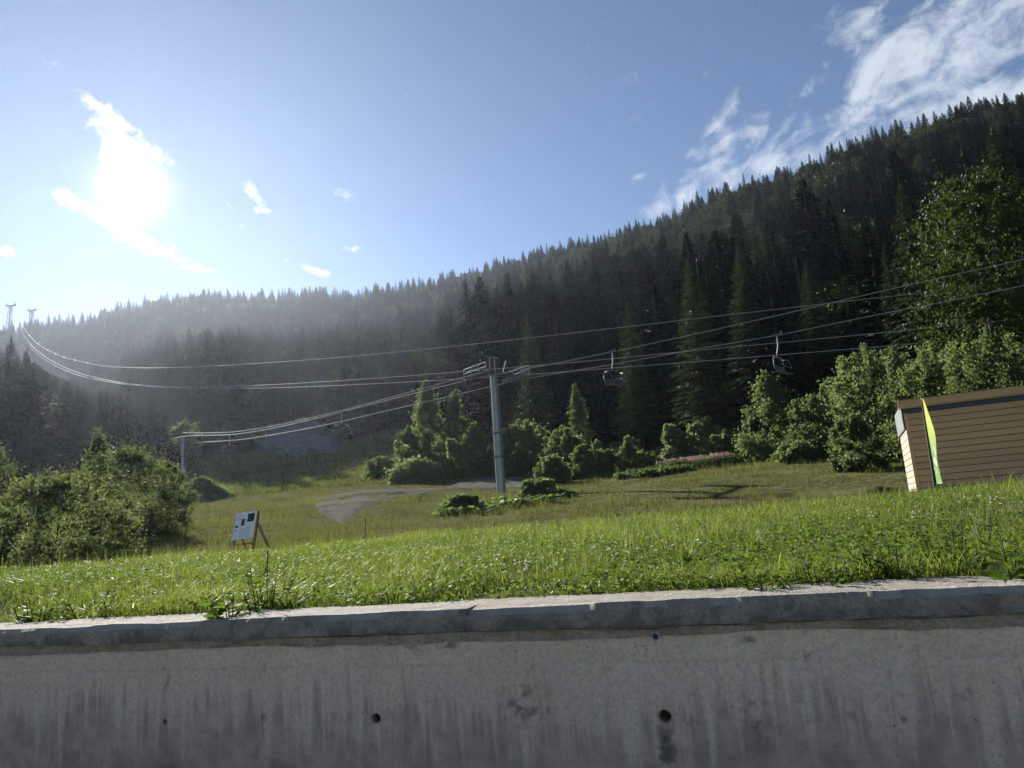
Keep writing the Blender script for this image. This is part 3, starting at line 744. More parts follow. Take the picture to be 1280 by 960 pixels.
for vi in range(8):
    cmpn = ng.nodes.new('FunctionNodeCompare'); cmpn.data_type = 'INT'; cmpn.operation = 'EQUAL'
    ng.links.new(va, cmpn.inputs[2]); cmpn.inputs[3].default_value = vi
    oi = ng.nodes.new('GeometryNodeObjectInfo'); oi.transform_space = 'ORIGINAL'; oi.inputs['As Instance'].default_value = True
    oi.inputs['Object'].default_value = crown_objs[(0, vi) if vi < 5 else (1, vi-5)]
    ip = ng.nodes.new('GeometryNodeInstanceOnPoints')
    ng.links.new(gi.outputs[0], ip.inputs['Points']); ng.links.new(cmpn.outputs[0], ip.inputs['Selection'])
    ng.links.new(oi.outputs['Geometry'], ip.inputs['Instance']); ng.links.new(er.outputs[0], ip.inputs['Rotation']); ng.links.new(cs_.outputs[0], ip.inputs['Scale'])
    ng.links.new(ip.outputs[0], jn.inputs[0])
ng.links.new(jn.outputs[0], go.inputs[0])
fm = fo.modifiers.new('forest', 'NODES'); fm.node_group = ng
print('forest trees', gx.size, 'rest', len(rest))

# ------------------------------------------------------------------ grass
def blades(x, y, h, wd, bend, seg2=True):
    n = len(x); z = ground(x, y)-.015
    a = rng.random(n)*6.283; la = rng.random(n)*6.283
    sd = np.stack([np.cos(a), np.sin(a), np.zeros(n)], 1)*(wd*.5)[:, None]
    ln = np.stack([np.cos(la), np.sin(la), np.zeros(n)], 1)*(bend*h)[:, None]
    B = np.stack([x, y, z], 1); up = np.array([0, 0, 1.0])
    if seg2:
        m = B+up*(h*.55)[:, None]+ln*.35; tp = B+up*(h*(1-.35*bend))[:, None]+ln
        V = np.stack([B-sd, B+sd, m-sd*.8, m+sd*.8, tp], 1).reshape(-1, 3); k = np.arange(n)*5
        return V, [np.stack([k, k+1, k+3, k+2], 1), np.stack([k+2, k+3, k+4], 1)], 5
    tp = B+up*h[:, None]+ln
    V = np.stack([B-sd, B+sd, tp], 1).reshape(-1, 3); k = np.arange(n)*3
    return V, [np.stack([k, k+1, k+2], 1)], 3
def polar(n, a0, a1, dmin, dmax, p=1.0):
    a = rng.uniform(rad(a0), rad(a1), n); u = rng.random(n)**p
    return a, np.exp(math.log(dmin)*(1-u)+math.log(dmax)*u)
def behind_wall(x, y, m=.02): return (x*WN[0]+y*WN[1]) > WC+COPW+m
# near meadow
a, d = polar(330000, -52, 58, 3.6, 24)
x, y = np.sin(a)*d, np.cos(a)*d; k = behind_wall(x, y); x, y, d = x[k], y[k], d[k]
pat = fbm(x*.55, y*.55, 21); pat2 = fbm(x*2.2, y*2.2, 22)
thin = rng.random(len(x)) < np.clip(.60+3.2*pat2+.9*pat, .06, 1); x, y, d, pat, pat2 = [v[thin] for v in (x, y, d, pat, pat2)]
n = len(x)
h = (.065+.135*rng.random(n)**1.6)*(1+1.5*pat+1.5*pat2)*np.interp(d, [4, 10, 24], [.85, 1, 1.15]); h = np.maximum(h, .05)
wd = np.maximum(.0035+.004*rng.random(n), d*.0006)
V, Fs, kk = blades(x, y, h, wd, .15+.75*rng.random(n))
ti = np.clip(.40+1.3*pat+.8*pat2+.6*(rng.random(n)-.5), 0, 1)
mg = link('meadow_grass', mk('meadow_grass', V, Fs, {'tint': np.repeat(ti, kk)}), mat=M['grass']); tag(mg, 'bright green backlit meadow grass behind the concrete wall', 'grass', None, 'stuff')
# taller flowering grass stalks standing over the rest
a, d = polar(1500, -41, 41, 4.0, 24); x, y = np.sin(a)*d, np.cos(a)*d; k = behind_wall(x, y, .05) & (fbm(x*.7, y*.7, 91) > -.05); x, y, d = x[k], y[k], d[k]; n = len(x)
V, Fs, kk = blades(x, y, .26+.24*rng.random(n), np.maximum(.003, d*.00055), .05+.45*rng.random(n))
o = link('grass_stalks', mk('grass_stalks', V, Fs, {'tint': np.repeat(.6+.4*rng.random(n), kk)}), mat=M['stalk']); tag(o, 'pale flowering grass stalks standing above the meadow', 'grass stalks', None, 'stuff')
# clover and other low broad leaves between the blades
a, d = polar(150000, -52, 58, 3.6, 24)
x, y = np.sin(a)*d, np.cos(a)*d; k = behind_wall(x, y) & (fbm(x*.9, y*.9, 77) > -.10); x, y, d = x[k], y[k], d[k]; n = len(x)
z = ground(x, y)+.015+.10*rng.random(n)
dirs = unit(n); dirs[:, 2] = np.abs(dirs[:, 2])*.5; nr = unit(n)*.7; nr[:, 2] += 1
L = np.maximum(.018+.025*rng.random(n), d*.0016)
V = leaves(np.stack([x, y, z], 1), dirs, L, L*.75, nr)
o = link('clover_cover', leafmesh('clover_cover', V), mat=M['weed']); tag(o, 'low clover and broad leaves growing between the grass blades', 'ground cover', None, 'stuff')
# rough field beyond the crest
a, d = polar(180000, -46, 50, 22, 104, .9)
x, y = np.sin(a)*d, np.cos(a)*d; k = (d < forest_edge(a)+4); x, y, d, a = x[k], y[k], d[k], a[k]
pat = fbm(x*.12, y*.12, 41); pat2 = fbm(x*.6, y*.6, 42)
gravelly = (a > px_az(392)) & (a < px_az(690)) & (d > 70) & (d < 82)
gravelly |= (a > px_az(396)) & (a < px_az(470)) & (d > 48) & (d < 74)
gravelly |= (a > px_az(560)) & (a < px_az(665)) & (d > 78) & (d < 95)
k = (rng.random(len(x)) < np.clip(.50+3.4*pat2+1.4*pat, .03, 1)) & ~(gravelly & (rng.random(len(x)) < .70+.8*fbm(x*.8, y*.8, 45))); x, y, d, a, pat, pat2 = [v[k] for v in (x, y, d, a, pat, pat2)]; n = len(x)
h = (.10+.34*rng.random(n)**2.0)*(1+1.4*pat+2.2*pat2); h = np.maximum(h, .07); wd = np.maximum(.012, d*.0009)*(.7+.6*rng.random(n))
V, Fs, kk = blades(x, y, h, wd, .1+.7*rng.random(n), False)
tt_ = np.clip(.5+1.2*pat+.6*(rng.random(n)-.5), 0, 1)
o = link('field_grass', mk('field_grass', V, Fs, {'tint': np.repeat(tt_, kk)}), mat=M['grass_dry']); tag(o, 'rough olive grass on the slope between the meadow and the trees', 'grass', None, 'stuff')
a, d = polar(70000, -31, -6, 100, 240)
x, y = np.sin(a)*d, np.cos(a)*d; k = (d < forest_edge(a)+6) & ~((a > px_az(320)) & (a < px_az(430)) & (d > 172)); x, y, d = x[k], y[k], d[k]; n = len(x)
pat = fbm(x*.05, y*.05, 43); pat2 = fbm(x*.3, y*.3, 44); k = rng.random(n) < np.clip(.6+2.2*pat2, .1, 1); x, y, d, pat, pat2 = [v[k] for v in (x, y, d, pat, pat2)]; n = len(x)
V, Fs, kk = blades(x, y, (.25+.5*rng.random(n)**2)*(1+pat2+pat), .16+.12*rng.random(n), .1+.7*rng.random(n), False)
o = link('piste_grass', mk('piste_grass', V, Fs, {'tint': np.repeat(np.clip(.5+1.2*pat+.6*(rng.random(n)-.5), 0, 1), kk)}), mat=M['grass_dry']); tag(o, 'shaded grass of the ski piste below the scree', 'grass', None, 'stuff')
# long grass tussocks overhanging the field edge
def flowers(name, label, n, dmin, dmax, a0, a1, size, hz, mat, thr, seed):
    a, d = polar(n, a0, a1, dmin, dmax); x, y = np.sin(a)*d, np.cos(a)*d
    k = behind_wall(x, y, .1) & (fbm(x*.5, y*.5, seed) > thr); x, y = x[k], y[k]; m = len(x)
    z = ground(x, y)+hz*(.6+.5*rng.random(m))
    P = np.repeat(np.stack([x, y, z], 1), 9, 0); dv = unit(len(P)); dv[:, 2] = np.abs(dv[:, 2])
    o = link(name, leafmesh(name, leaves(P, dv, size*(.8+.4*rng.random(len(P))), size*.6)), mat=mat); tag(o, label, 'flowers', None, 'stuff')
flowers('clover_flowers', 'small white clover flowers dotted in the near meadow', 900, 4.2, 17, -40, 40, .014, .17, M['white'], .03, 61)
flowers('yellow_flowers', 'scattered tiny yellow flowers in the near meadow', 40, 4.2, 14, -30, 40, .014, .2, M['yellow'], .0, 63)

mx_, my_, mz_, prof_ = [a_.ravel() for a_ in MOUND]
kk = rng.choice(len(mx_), 2600, p=(np.clip(prof_, .02, 1)**1.6*np.clip(fbm(mx_*.8, my_*.8, 73)*4+.7, .03, 1))/np.sum(np.clip(prof_, .02, 1)**1.6*np.clip(fbm(mx_*.8, my_*.8, 73)*4+.7, .03, 1)))
P = np.stack([mx_[kk], my_[kk], mz_[kk]], 1)+rng.normal(size=(2600, 3))*[.12, .12, .03]; dv = unit(2600); dv[:, 2] = np.abs(dv[:, 2])+.5
o = link('mound_weeds', leafmesh('mound_weeds', leaves(P, dv/np.linalg.norm(dv, axis=1)[:, None], .28+.25*rng.random(2600), .14)), mat=M['leaf']); tag(o, 'rim-lit weeds growing over the heap of dark earth', 'weeds', None, 'stuff')

# ------------------------------------------------------------------ weeds with separate leaves near the wall
def weed(name, label, px, d, py_top, n_st, leaf, spread, seed, mat='weed', cat='plant', stalk=None, group=None):
    r = np.random.default_rng(seed); p = gpt(px, d, 720); H = max(.12, at(px, py_top, d)[2]-p[2])
    t = thing(name, label, cat, p, 0, group); b = MB(); Ps, Ds, Ls, Ns = [], [], [], []
    for i in range(n_st):
        a = r.random()*6.28; rr = spread*math.sqrt(r.random()); hh = H*(.55+.45*r.random())
        base = np.array([math.cos(a)*rr*.5, math.sin(a)*rr*.5, -.03]); tip = np.array([math.cos(a)*rr, math.sin(a)*rr, hh])
        b.tube([base, (base+tip)/2+[0, 0, hh*.08], tip], [.005, .004, .002], 5)
        m = int(6+hh/leaf*2.2)
        for j in range(m):
            s = .2+.8*(j+r.random())/m; a2 = j*2.4+r.random(); Ps.append(base*(1-s)+tip*s)
            dv = np.array([math.cos(a2), math.sin(a2), .15+.35*r.random()]); Ds.append(dv/np.linalg.norm(dv)); Ls.append(leaf*(1.15-.5*s)*(.8+.5*r.random())); Ns.append([r.normal()*.35, r.normal()*.35, 1])
    Ls = np.array(Ls)
    link('leaves', leafmesh('leaves', leaves(np.array(Ps), np.array(Ds), Ls, Ls*.6, np.array(Ns))), t, M[mat])
    b.build('stems', M['weed'], t, True)
    if stalk:
        hs = at(px, stalk, d)[2]-p[2]; s_ = MB(); s_.tube([(.02, 0, 0), (.025, 0, hs*.6), (.03, .01, hs)], [.0035, .0028, .0045], 6); s_.build('seed_stalk', M['bark'], t)
    return t
WL = [('leafy_weed', 'dark leafy weed clump with one tall seed stalk beside the wall', 329, 5.3, 722, 16, .05, .22, 'weed', 688),
      ('leafy_weed', 'bright broad-leaved weed by the wall, left of the tall seed stalk', 288, 5.0, 742, 6, .09, .14, 'weed', None),
      ('leafy_weed', 'yellow-green leafy weed above the tall-stalk clump', 318, 6.2, 706, 5, .07, .12, 'weed', None),
      ('leafy_weed', 'bright weed rosette near the left end of the wall', 44, 6.7, 752, 7, .075, .2, 'weed', None),
      ('leafy_weed', 'yellow-green weed a step behind the left weed rosette', 112, 6.6, 733, 8, .07, .24, 'weed', None),
      ('leafy_weed', 'low weed with yellowing leaf at the wall, right of the grass tuft', 948, 4.05, 699, 8, .06, .2, 'weed', None),
      ('leafy_weed', 'spreading bright weed at the wall below the hut flag', 1030, 4.0, 694, 12, .055, .26, 'weed', None),
      ('leafy_weed', 'taller leafy weed below the hut flag', 1120, 4.3, 664, 14, .055, .22, 'weed', None),
      ('leafy_weed', 'dark nettle-like weed clump right of the taller leafy weed', 1195, 4.6, 648, 16, .05, .3, 'weed', None),
      ('leafy_weed', 'weed with long leaves at the right edge of the photograph', 1266, 4.0, 668, 9, .09, .2, 'weed', None),
      ('leafy_weed', 'single small yellow-green weed at the wall in the middle', 756, 4.35, 729, 5, .05, .1, 'weed', None),
      ('leafy_weed', 'low leafy weed at the wall right of the middle', 865, 4.2, 715, 7, .05, .16, 'weed', None)]
for k, (nm, lb, px, d, tp, ns, lf, sp, mt, st) in enumerate(WL):
    weed(nm, lb, px, d, tp, ns, lf, sp, 300+k, mt, 'weed', st)
def tuft(label, px, d, py_top, n, spread, seed):
    r = np.random.default_rng(seed); p = gpt(px, d, 720); H = max(.2, at(px, py_top, d)[2]-p[2]); t = thing('grass_tuft', label, 'grass tuft', p)
    a = r.random(n)*6.28; h = H*(.5+.5*r.random(n)); bd = spread*(.3+.7*r.random(n)); ln = np.stack([np.cos(a)*bd, np.sin(a)*bd, np.zeros(n)], 1)
    B = np.stack([r.normal(size=n)*.02, r.normal(size=n)*.02, np.zeros(n)-.02], 1); sd = np.stack([-np.sin(a), np.cos(a), np.zeros(n)], 1)*.0032
    up = np.array([0, 0, 1.0]); m = B+up*(h*.6)[:, None]+ln*.3; tp = B+up*h[:, None]+ln
    k = np.arange(n)*5
    link('blades', mk('blades', np.stack([B-sd, B+sd, m-sd, m+sd, tp], 1).reshape(-1, 3), [np.stack([k, k+1, k+3, k+2], 1), np.stack([k+2, k+3, k+4], 1)], {'tint': np.repeat(.4+.5*r.random(n), 5)}), t, M['grass'])
for k, (lb, px, d, tp) in enumerate([('tall arching grass tuft standing in the meadow left of the low wall weeds', 860, 5.2, 657), ('upright grass tuft behind the wall, third of the way from the right', 948, 6.0, 650),
                                     ('pale arching grass tuft behind the wall near the middle', 775, 4.7, 700), ('grass tuft beside the dark weed clump with the seed stalk', 358, 5.2, 728)]):
    tuft(lb, px, d, tp, 70, .16, 500+k)
# butterbur round the pylon foot
for k in range(16):
    r = np.random.default_rng(700+k); px = 556+k*9.2+r.normal()*3; d = 46+7*r.random()+(3 if k > 8 else 0); p = gpt(px, d, 640)
    t = thing('butterbur_plant', 'big-leaved butterbur plant in the patch below the lift pylon', 'plant', p, 0, 'butterbur patch below the pylon')
    m = 26; a = r.random(m)*6.28; rr = .75*np.sqrt(r.random(m)); hh = .10+.36*r.random(m)
    P = np.stack([np.cos(a)*rr, np.sin(a)*rr, hh], 1); dv = np.stack([np.cos(a), np.sin(a), -.1+.3*r.random(m)], 1); dv /= np.linalg.norm(dv, axis=1)[:, None]
    nr = np.stack([r.normal(size=m)*.35, r.normal(size=m)*.35, np.ones(m)], 1); L = .32+.2*r.random(m)
    link('leaves', leafmesh('leaves', leaves(P-dv*L[:, None]*.4, dv, L, L*.95, nr)), t, M['butterbur'])
    b = MB()
    for j in range(0, m, 2): b.tube([(0, 0, -.1), tuple(P[j]-[0, 0, .02])], [.02, .012], 4)
    b.build('stalks', M['weed'], t)
# fireweed in flower
for k in range(9):
    r = np.random.default_rng(800+k); px = 836+k*9+r.normal()*2; d = 67+3*r.random(); p = gpt(px, d, 600); top = at(px, np.interp(px, [830, 860, 890, 920], [590, 580, 572, 574]), d)[2]; H = max(1.0, top-p[2])
    t = thing('fireweed_clump', 'clump of tall fireweed with pink flower tops at the forest edge', 'plant', p, 0, 'pink fireweed along the forest edge')
    m = 620; x_ = r.normal(size=m)*.5; y_ = r.normal(size=m)*.5; z_ = H*.82*r.random(m); dv = r.normal(size=(m, 3)); dv /= np.linalg.norm(dv, axis=1)[:, None]
    link('foliage', leafmesh('foliage', leaves(np.stack([x_, y_, z_], 1), dv, .2+.1*r.random(m), .07)), t, M['leaf_dark'])
    s_ = 18; sx = r.normal(size=s_)*.5; sy = r.normal(size=s_)*.5; j = r.integers(0, s_, 170); zz = H*(.78+.24*r.random(170)); dv = r.normal(size=(170, 3)); dv /= np.linalg.norm(dv, axis=1)[:, None]
    link('flower_spikes', leafmesh('flower_spikes', leaves(np.stack([sx[j]+r.normal(size=170)*.04, sy[j]+r.normal(size=170)*.04, zz], 1), dv, .13, .09)), t, M['pink'])

# ------------------------------------------------------------------ concrete retaining wall
def wall_mat(name, kind):
    m, t = newmat(name); P = t.n('ShaderNodeTexCoord').outputs['Object']     # object X along the wall, Z up
    sx = t.n('ShaderNodeSeparateXYZ'); t.l(P, sx.inputs[0]); Zc = sx.outputs[2]
    big_ = t.noise(P, 1.4, 6, .6, .4); mid = t.noise(P, 7, 6, .65); fine = t.noise(P, 60, 5, .7); grit = t.noise(P, 260, 3, .6)
    drip = t.noise(t.vmul(P, (16, 1, .9)), 1.0, 6, .65, .3); drip2 = t.noise(t.vmul(P, (55, 1, 1.6)), 1.0, 4, .6)
    if kind == 'wall':
        c = t.mix(t.ramp(big_, .3, .7), (.53, .43, .33), (.63, .525, .415))
        c = t.mix(t.ramp(fine, .35, .7, 0, .6), c, (.30, .265, .23))
        c = t.mix(t.ramp(t.noise(P, 18, 6, .75), .5, .7, 0, .4), c, (.27, .235, .21))
        c = t.mix(t.ramp(drip2, .45, .7, 0, .22), c, (.46, .46, .46))
        # algae and rust tinted lower part with a ragged, dripping upper limit
        lim = t.math('ADD', t.math('MULTIPLY', Zc, -2.3), t.math('ADD', t.math('MULTIPLY', t.math('SUBTRACT', drip, .5), 3.2), t.math('MULTIPLY', t.math('SUBTRACT', big_, .5), 1.6)))
        st = t.ramp(lim, .85, 1.7, 0, .9)
        c = t.mix(st, c, t.mix(t.ramp(mid, .35, .65), (.27, .205, .17), (.41, .325, .275)))
        c = t.mix(t.ramp(t.noise(P, 3.2, 5, .7, 1.0), .60, .72, 0, .55), c, (.15, .115, .11))
        so = t.n('ShaderNodeAttribute', attribute_name='hole_shade_stain').outputs['Fac']; c = t.mix(t.math('MULTIPLY', so, t.ramp(t.math('ADD', fine, so), .45, .9)), c, (.055, .042, .038))  # attribute carries painted shade of the holes together with the stain patches
        pits = t.ramp(t.noise(P, 95, 2, .5), .70, .76)
        c = t.mix(pits, c, (.05, .045, .045))
        hgt_ = t.math('ADD', t.math('MULTIPLY', fine, .5), t.math('MULTIPLY', pits, -1.0)); nb = t.bump(hgt_, .5, .006)
        lichen = t.ramp(t.noise(P, 34, 4, .7), .66, .74, 0, .5); c = t.mix(lichen, c, (.50, .50, .49))
    elif kind == 'mortar':
        c = t.mix(t.ramp(mid, .3, .7), (.30, .25, .195), (.44, .38, .31)); c = t.mix(t.ramp(fine, .4, .75, 0, .6), c, (.10, .088, .075))
        nb = t.bump(t.math('ADD', mid, fine), .9, .02)
    else:
        c = t.mix(t.ramp(mid, .3, .7), (.33, .295, .245), (.48, .435, .365)); c = t.mix(t.ramp(fine, .35, .7, 0, .6), c, (.15, .15, .145))
        blk = t.ramp(t.math('ADD', t.noise(P, 5.5, 6, .7, .6), t.math('MULTIPLY', Zc, -1.6)), .54, .74, 0, .6)
        c = t.mix(blk, c, (.075, .072, .064))
        c = t.mix(t.ramp(t.noise(P, 22, 5, .75), .62, .72, 0, .7), c, (.46, .46, .44))
        ch = t.n('ShaderNodeAttribute', attribute_name='chip').outputs['Fac']; c = t.mix(t.math('MULTIPLY', t.ramp(t.math('ADD', ch, t.math('MULTIPLY', fine, .5)), .55, 1.0), .75), c, (.50, .465, .41))
        nz = t.n('ShaderNodeNewGeometry'); sz = t.n('ShaderNodeSeparateXYZ'); t.l(nz.outputs['Normal'], sz.inputs[0])
        c = t.mix(t.ramp(grit, .55, .72, 0, .5), c, (.08, .08, .075))
        nb = t.bump(t.math('ADD', t.math('MULTIPLY', t.noise(P, 24, 6, .7), 1.6), fine), 1.0, .022)
    out(t, princ(t, c, .92, .2, 0, nb).outputs[0]); return m
M['concrete'] = wall_mat('wall_concrete', 'wall'); M['mortar'] = wall_mat('mortar_band', 'mortar'); M['coping'] = wall_mat('coping_concrete', 'coping')
worg = WN*WC                                          # foot of the perpendicular, at the coping's front face
wrz = -WA
wall = thing('retaining_wall', 'long weathered concrete retaining wall with overhanging coping along the road', 'wall', (worg[0], worg[1], WTOP), wrz)
def wpt(px, py):                                       # a photo position on the wall's front face -> local x, z
    v = ray(px, py); nd = np.dot(v, WN); s = (WC+.05)/nd; p = np.array([0, 0, EYE])+v*s
    return float(np.dot(p-worg, WU)), float(p[2]-WTOP)
def rough_block(name, x0, x1, y0, y1, z0, z1, mat, nx, amp, chip, seed, parent=wall):
    """long block with uneven, chipped edges: cross-section of 12 points swept along x"""
    xs = np.linspace(x0, x1, nx); cy_, cz_ = (y0+y1)/2, (z0+z1)/2
    prof = [(y0, z0), (y0, z0+(z1-z0)*.33), (y0, z0+(z1-z0)*.66), (y0, z1-.018), (y0+.018, z1), (y0+(y1-y0)*.33, z1), (y0+(y1-y0)*.66, z1), (y1, z1), (y1, z0)]
    m = len(prof); V = np.zeros((nx, m, 3)); chp = np.zeros((nx, m))
    for j, (yy, zz) in enumerate(prof):
        n1 = fbm(xs*3.0+j*7.7, xs*0+j*3.1, seed, 5)*amp; n2 = fbm(xs*12+j*2.2, xs*0+j*1.7, seed+9, 4)*amp*1.3
        ed = 1.0
        dy = n1+n2; dz = fbm(xs*2.0+j*1.3, xs*0+9+j*.2, seed+4, 6)*amp*1.2
        chp[:, j] = 0
        if j in (3, 4):
            c_ = np.clip(fbm(xs*1.7+3.3, xs*0+1, seed+20, 6)+.03, 0, 1)*chip*.8+np.clip(fbm(xs*6+3.3, xs*0+5, seed+23, 5)-.06, 0, 1)*chip*.55
            dy = dy+c_*(.9 if j == 4 else .35); dz = dz-c_*(.9 if j == 3 else .3); chp[:, j] = np.clip(c_*55, 0, 1)
        V[:, j, 0] = xs; V[:, j, 1] = yy+dy; V[:, j, 2] = zz+dz
    i, j = np.meshgrid(np.arange(nx-1), np.arange(m), indexing='ij')
    q0 = (i*m+j).ravel(); q1 = (i*m+(j+1) % m).ravel()
    Fq = np.stack([q0, q0+m, q1+m, q1], 1)[:, ::-1]
    caps = np.array([list(range(m)), [(nx-1)*m+k for k in range(m)][::-1]])
    return link(name, mk(name, V.reshape(-1, 3), [Fq, caps], {'chip': chp.ravel()}, False), parent, mat)
jx = [-26.0, wpt(117, 790)[0], wpt(118, 790)[0]+2.55, 14.0]
for k in range(3):
    rough_block('coping_section', jx[k]+.001, jx[k+1]-.001, 0, COPW, -COPH, 0, M['coping'], int((jx[k+1]-jx[k])/(.012 if k == 1 or k == 2 else .05)), .014, .15, 40+k)
rough_block('mortar_band', -26, 14, .045, COPW-.02, -COPH-.055, -COPH+.012, M['mortar'], 2000, .035, .06, 60)
# wall face: a fine grid with dished form-tie holes and a formwork joint
holes = [(469, 899, .021, .05), (831, 896, .024, .06), (204, 903, .013, .02), (328, 898, .02, .006), (1064, 896, .018, .006), (832, 925, .012, .012), (1130, 900, .012, .01), (95, 903, .016, .008)]
HL = [(wpt(px, py)[0], wpt(px, py)[1], r, dp) for px, py, r, dp in holes]
xs = np.concatenate([np.linspace(-26, -4.2, 30)[:-1], np.linspace(-4.2, 3.2, 1150), np.linspace(3.2, 14, 20)[1:]])
zs = np.linspace(-WTOP-.05, -COPH-.03, 150)
XX, ZZ = np.meshgrid(xs, zs, indexing='ij')
YY = .058+.010*fbm(XX*1.2, ZZ*1.2, 5)+.004*fbm(XX*9, ZZ*9, 6)
jz = wpt(640, 832)[1]
jl = np.exp(-((ZZ-jz-.006*fbm(XX*1.1, XX*0, 8))/.006)**2)*np.clip(fbm(XX*2, XX*0+2, 12)*6+.9, .15, 1); YY += .008*jl
for vx in (wpt(500, 850)[0], wpt(1010, 850)[0], wpt(140, 850)[0], wpt(380, 850)[0]):
    YY += .003*np.exp(-((XX-vx)/.006)**2)
SO = jl*.18
ang_n = .35*fbm(XX*30, ZZ*30, 13)
for hx, hz, hr, dp in HL:
    rr = np.hypot(XX-hx, ZZ-hz)/hr*(1+ang_n); YY += dp*np.clip(1.15-rr, 0, .4)/.4; SO = np.maximum(SO, np.clip(1.3-rr, 0, .35)/.35*min(1, dp/.02))  # hole interiors also darkened in colour to look shaded
# spalled streak below the middle-right hole and exposed aggregate patch
for px, py, w_, h_, dp in ((655, 880, .14, .10, .010), (832, 940, .05, .13, .014), (206, 850, .03, .16, .008), (560, 806, .06, .025, .012), (940, 800, .05, .02, .012), (950, 900, .09, .16, .006)):
    cx, cz = wpt(px, py); mk_ = np.exp(-((XX-cx)/w_)**2-((ZZ-cz)/h_)**2); YY += dp*mk_*np.clip(fbm(XX*22, ZZ*22, 14)*3+.4, 0, 1.4); SO = np.maximum(SO, mk_*min(.75, dp/.015)*np.clip(fbm(XX*26, ZZ*26, 15, 5)*5+.4, 0, 1))
nz_, nx_ = len(zs), len(xs)
i, j = np.meshgrid(np.arange(nx_-1), np.arange(nz_-1), indexing='ij'); q = (i*nz_+j).ravel()
V = np.stack([XX, YY, ZZ], -1).reshape(-1, 3); nb_ = len(V)
back = np.array([[-26, COPW-.02, zs[0]], [-26, COPW-.02, zs[-1]], [14, COPW-.02, zs[0]], [14, COPW-.02, zs[-1]]])
link('wall_body', mk('wall_body', np.concatenate([V, back]), [np.stack([q, q+nz_, q+nz_+1, q+1], 1), np.array([[nb_, nb_+1, nb_+3, nb_+2]])], {'hole_shade_stain': np.concatenate([SO.ravel(), np.zeros(4)])}, True), wall, M['concrete'])
M['stain'] = M['mortar']
px_, pz_ = wpt(821, 794)
b = MB(); n = 20
for (r0, yy) in ((.0185, .012), (.0185, .09), (.0145, .012), (.0145, .09)):
    for k in range(n): b.v.append((px_+r0*math.cos(6.2832*k/n), yy, pz_+r0*math.sin(6.2832*k/n)))
for k in range(n):
    k2 = (k+1) % n
    b.f += [(k, k2, n+k2, n+k), (2*n+k, 3*n+k, 3*n+k2, 2*n+k2), (k, 2*n+k, 2*n+k2, k2)]
b.f.append(tuple(3*n+k for k in range(n)))
pipe = b.build('drain_pipe', simple('grey_pvc', (.33, .34, .35), .5, .4), wall, True)
b = MB(); b.v = [(px_+.0146*math.cos(6.2832*k/n), .018, pz_+.0145*math.sin(6.2832*k/n)) for k in range(n)]; b.f = [tuple(range(n))]; b.build('dark_bore_disc', M['black'], pipe)  # black disc stands in for the darkness inside the pipe

# ------------------------------------------------------------------ wooden hut
def plank_mat(name, a, b_, warm):
    m, t = newmat(name); P = t.n('ShaderNodeTexCoord').outputs['Object']; oi = t.n('ShaderNodeObjectInfo').outputs['Random']
    ad = t.n('ShaderNodeVectorMath', operation='ADD'); t.l(P, ad.inputs[0]); cbx = t.n('ShaderNodeCombineXYZ'); t.l(t.math('MULTIPLY', oi, 37.0), cbx.inputs[0]); t.l(t.math('MULTIPLY', oi, 11.0), cbx.inputs[2]); t.l(cbx.outputs[0], ad.inputs[1]); P = ad.outputs[0]
    g = t.noise(t.vmul(P, (.8, 8, 26)), 1.0, 6, .65, .4); bl = t.noise(t.vmul(P, (1.2, 1.2, 3)), 1.0, 4, .6); kn = t.ramp(t.noise(t.vmul(P, (5, 5, 12)), 1.0, 2, .5), .74, .79)
    c = t.mix(t.ramp(g, .3, .7), a, b_); c = t.mix(t.ramp(bl, .3, .75, 0, .5), c, warm); c = t.mix(kn, c, tuple(x*.3 for x in a))
    c = t.mix(t.math('MULTIPLY', oi, .35), c, tuple(x*.7 for x in a))
    out(t, princ(t, c, .75, .25, 0, t.bump(g, .3, .004)).outputs[0]); return m
M['plank'] = plank_mat('hut_plank', (.60, .345, .165), (.72, .44, .23), (.64, .40, .23)); M['fascia'] = plank_mat('hut_fascia', (.58, .34, .15), (.70, .43, .21), (.62, .38, .19))
M['endplank'] = plank_mat('hut_end_plank', (.34, .275, .205), (.44, .365, .28), (.38, .32, .26)); M['hutdark'] = simple('dark_blue_strip', (.03, .045, .075), .4, .5, .2); M['roofing'] = simple('brown_roof_sheet', (.10, .07, .055), .45, .5, .3); M['greysheet'] = simple('grey_sheet_metal', (.22, .25, .25), .4, .5, .5)
HD = 19.6
hc = at(1130, 517, HD)                               # top left corner of the planked front
HZ = float(hc[2])
hg = min(float(ground(hc[0], hc[1])), EYE-.3)-.1
hut = thing('wooden_hut', 'brown horizontal-plank wooden hut cut by the right edge of the photograph', 'hut', (hc[0], hc[1], hg), wrz-rad(3))
HH = HZ-hg; HW = 7.2; HDp = 2.6                       # local x to the right, y back, z up
pitch = .142; gap = .010; nrow = int((HH-.02)/pitch)
plank_m = {}
def plank(name, x0, x1, y, z0, z1, th, mat, axis='x'):
    b = MB()
    if axis == 'x': b.box(((x0+x1)/2, y, (z0+z1)/2), (x1-x0, th, z1-z0))
    else: b.box((y, (x0+x1)/2, (z0+z1)/2), (th, x1-x0, z1-z0))
    o = b.build(name, mat, hut); bevel(o, .008, 2); return o
core = MB(); core.box((HW/2, HDp/2+.03, HH/2), (HW-.06, HDp-.06, HH)); core.build('wall_core', M['black'], hut)
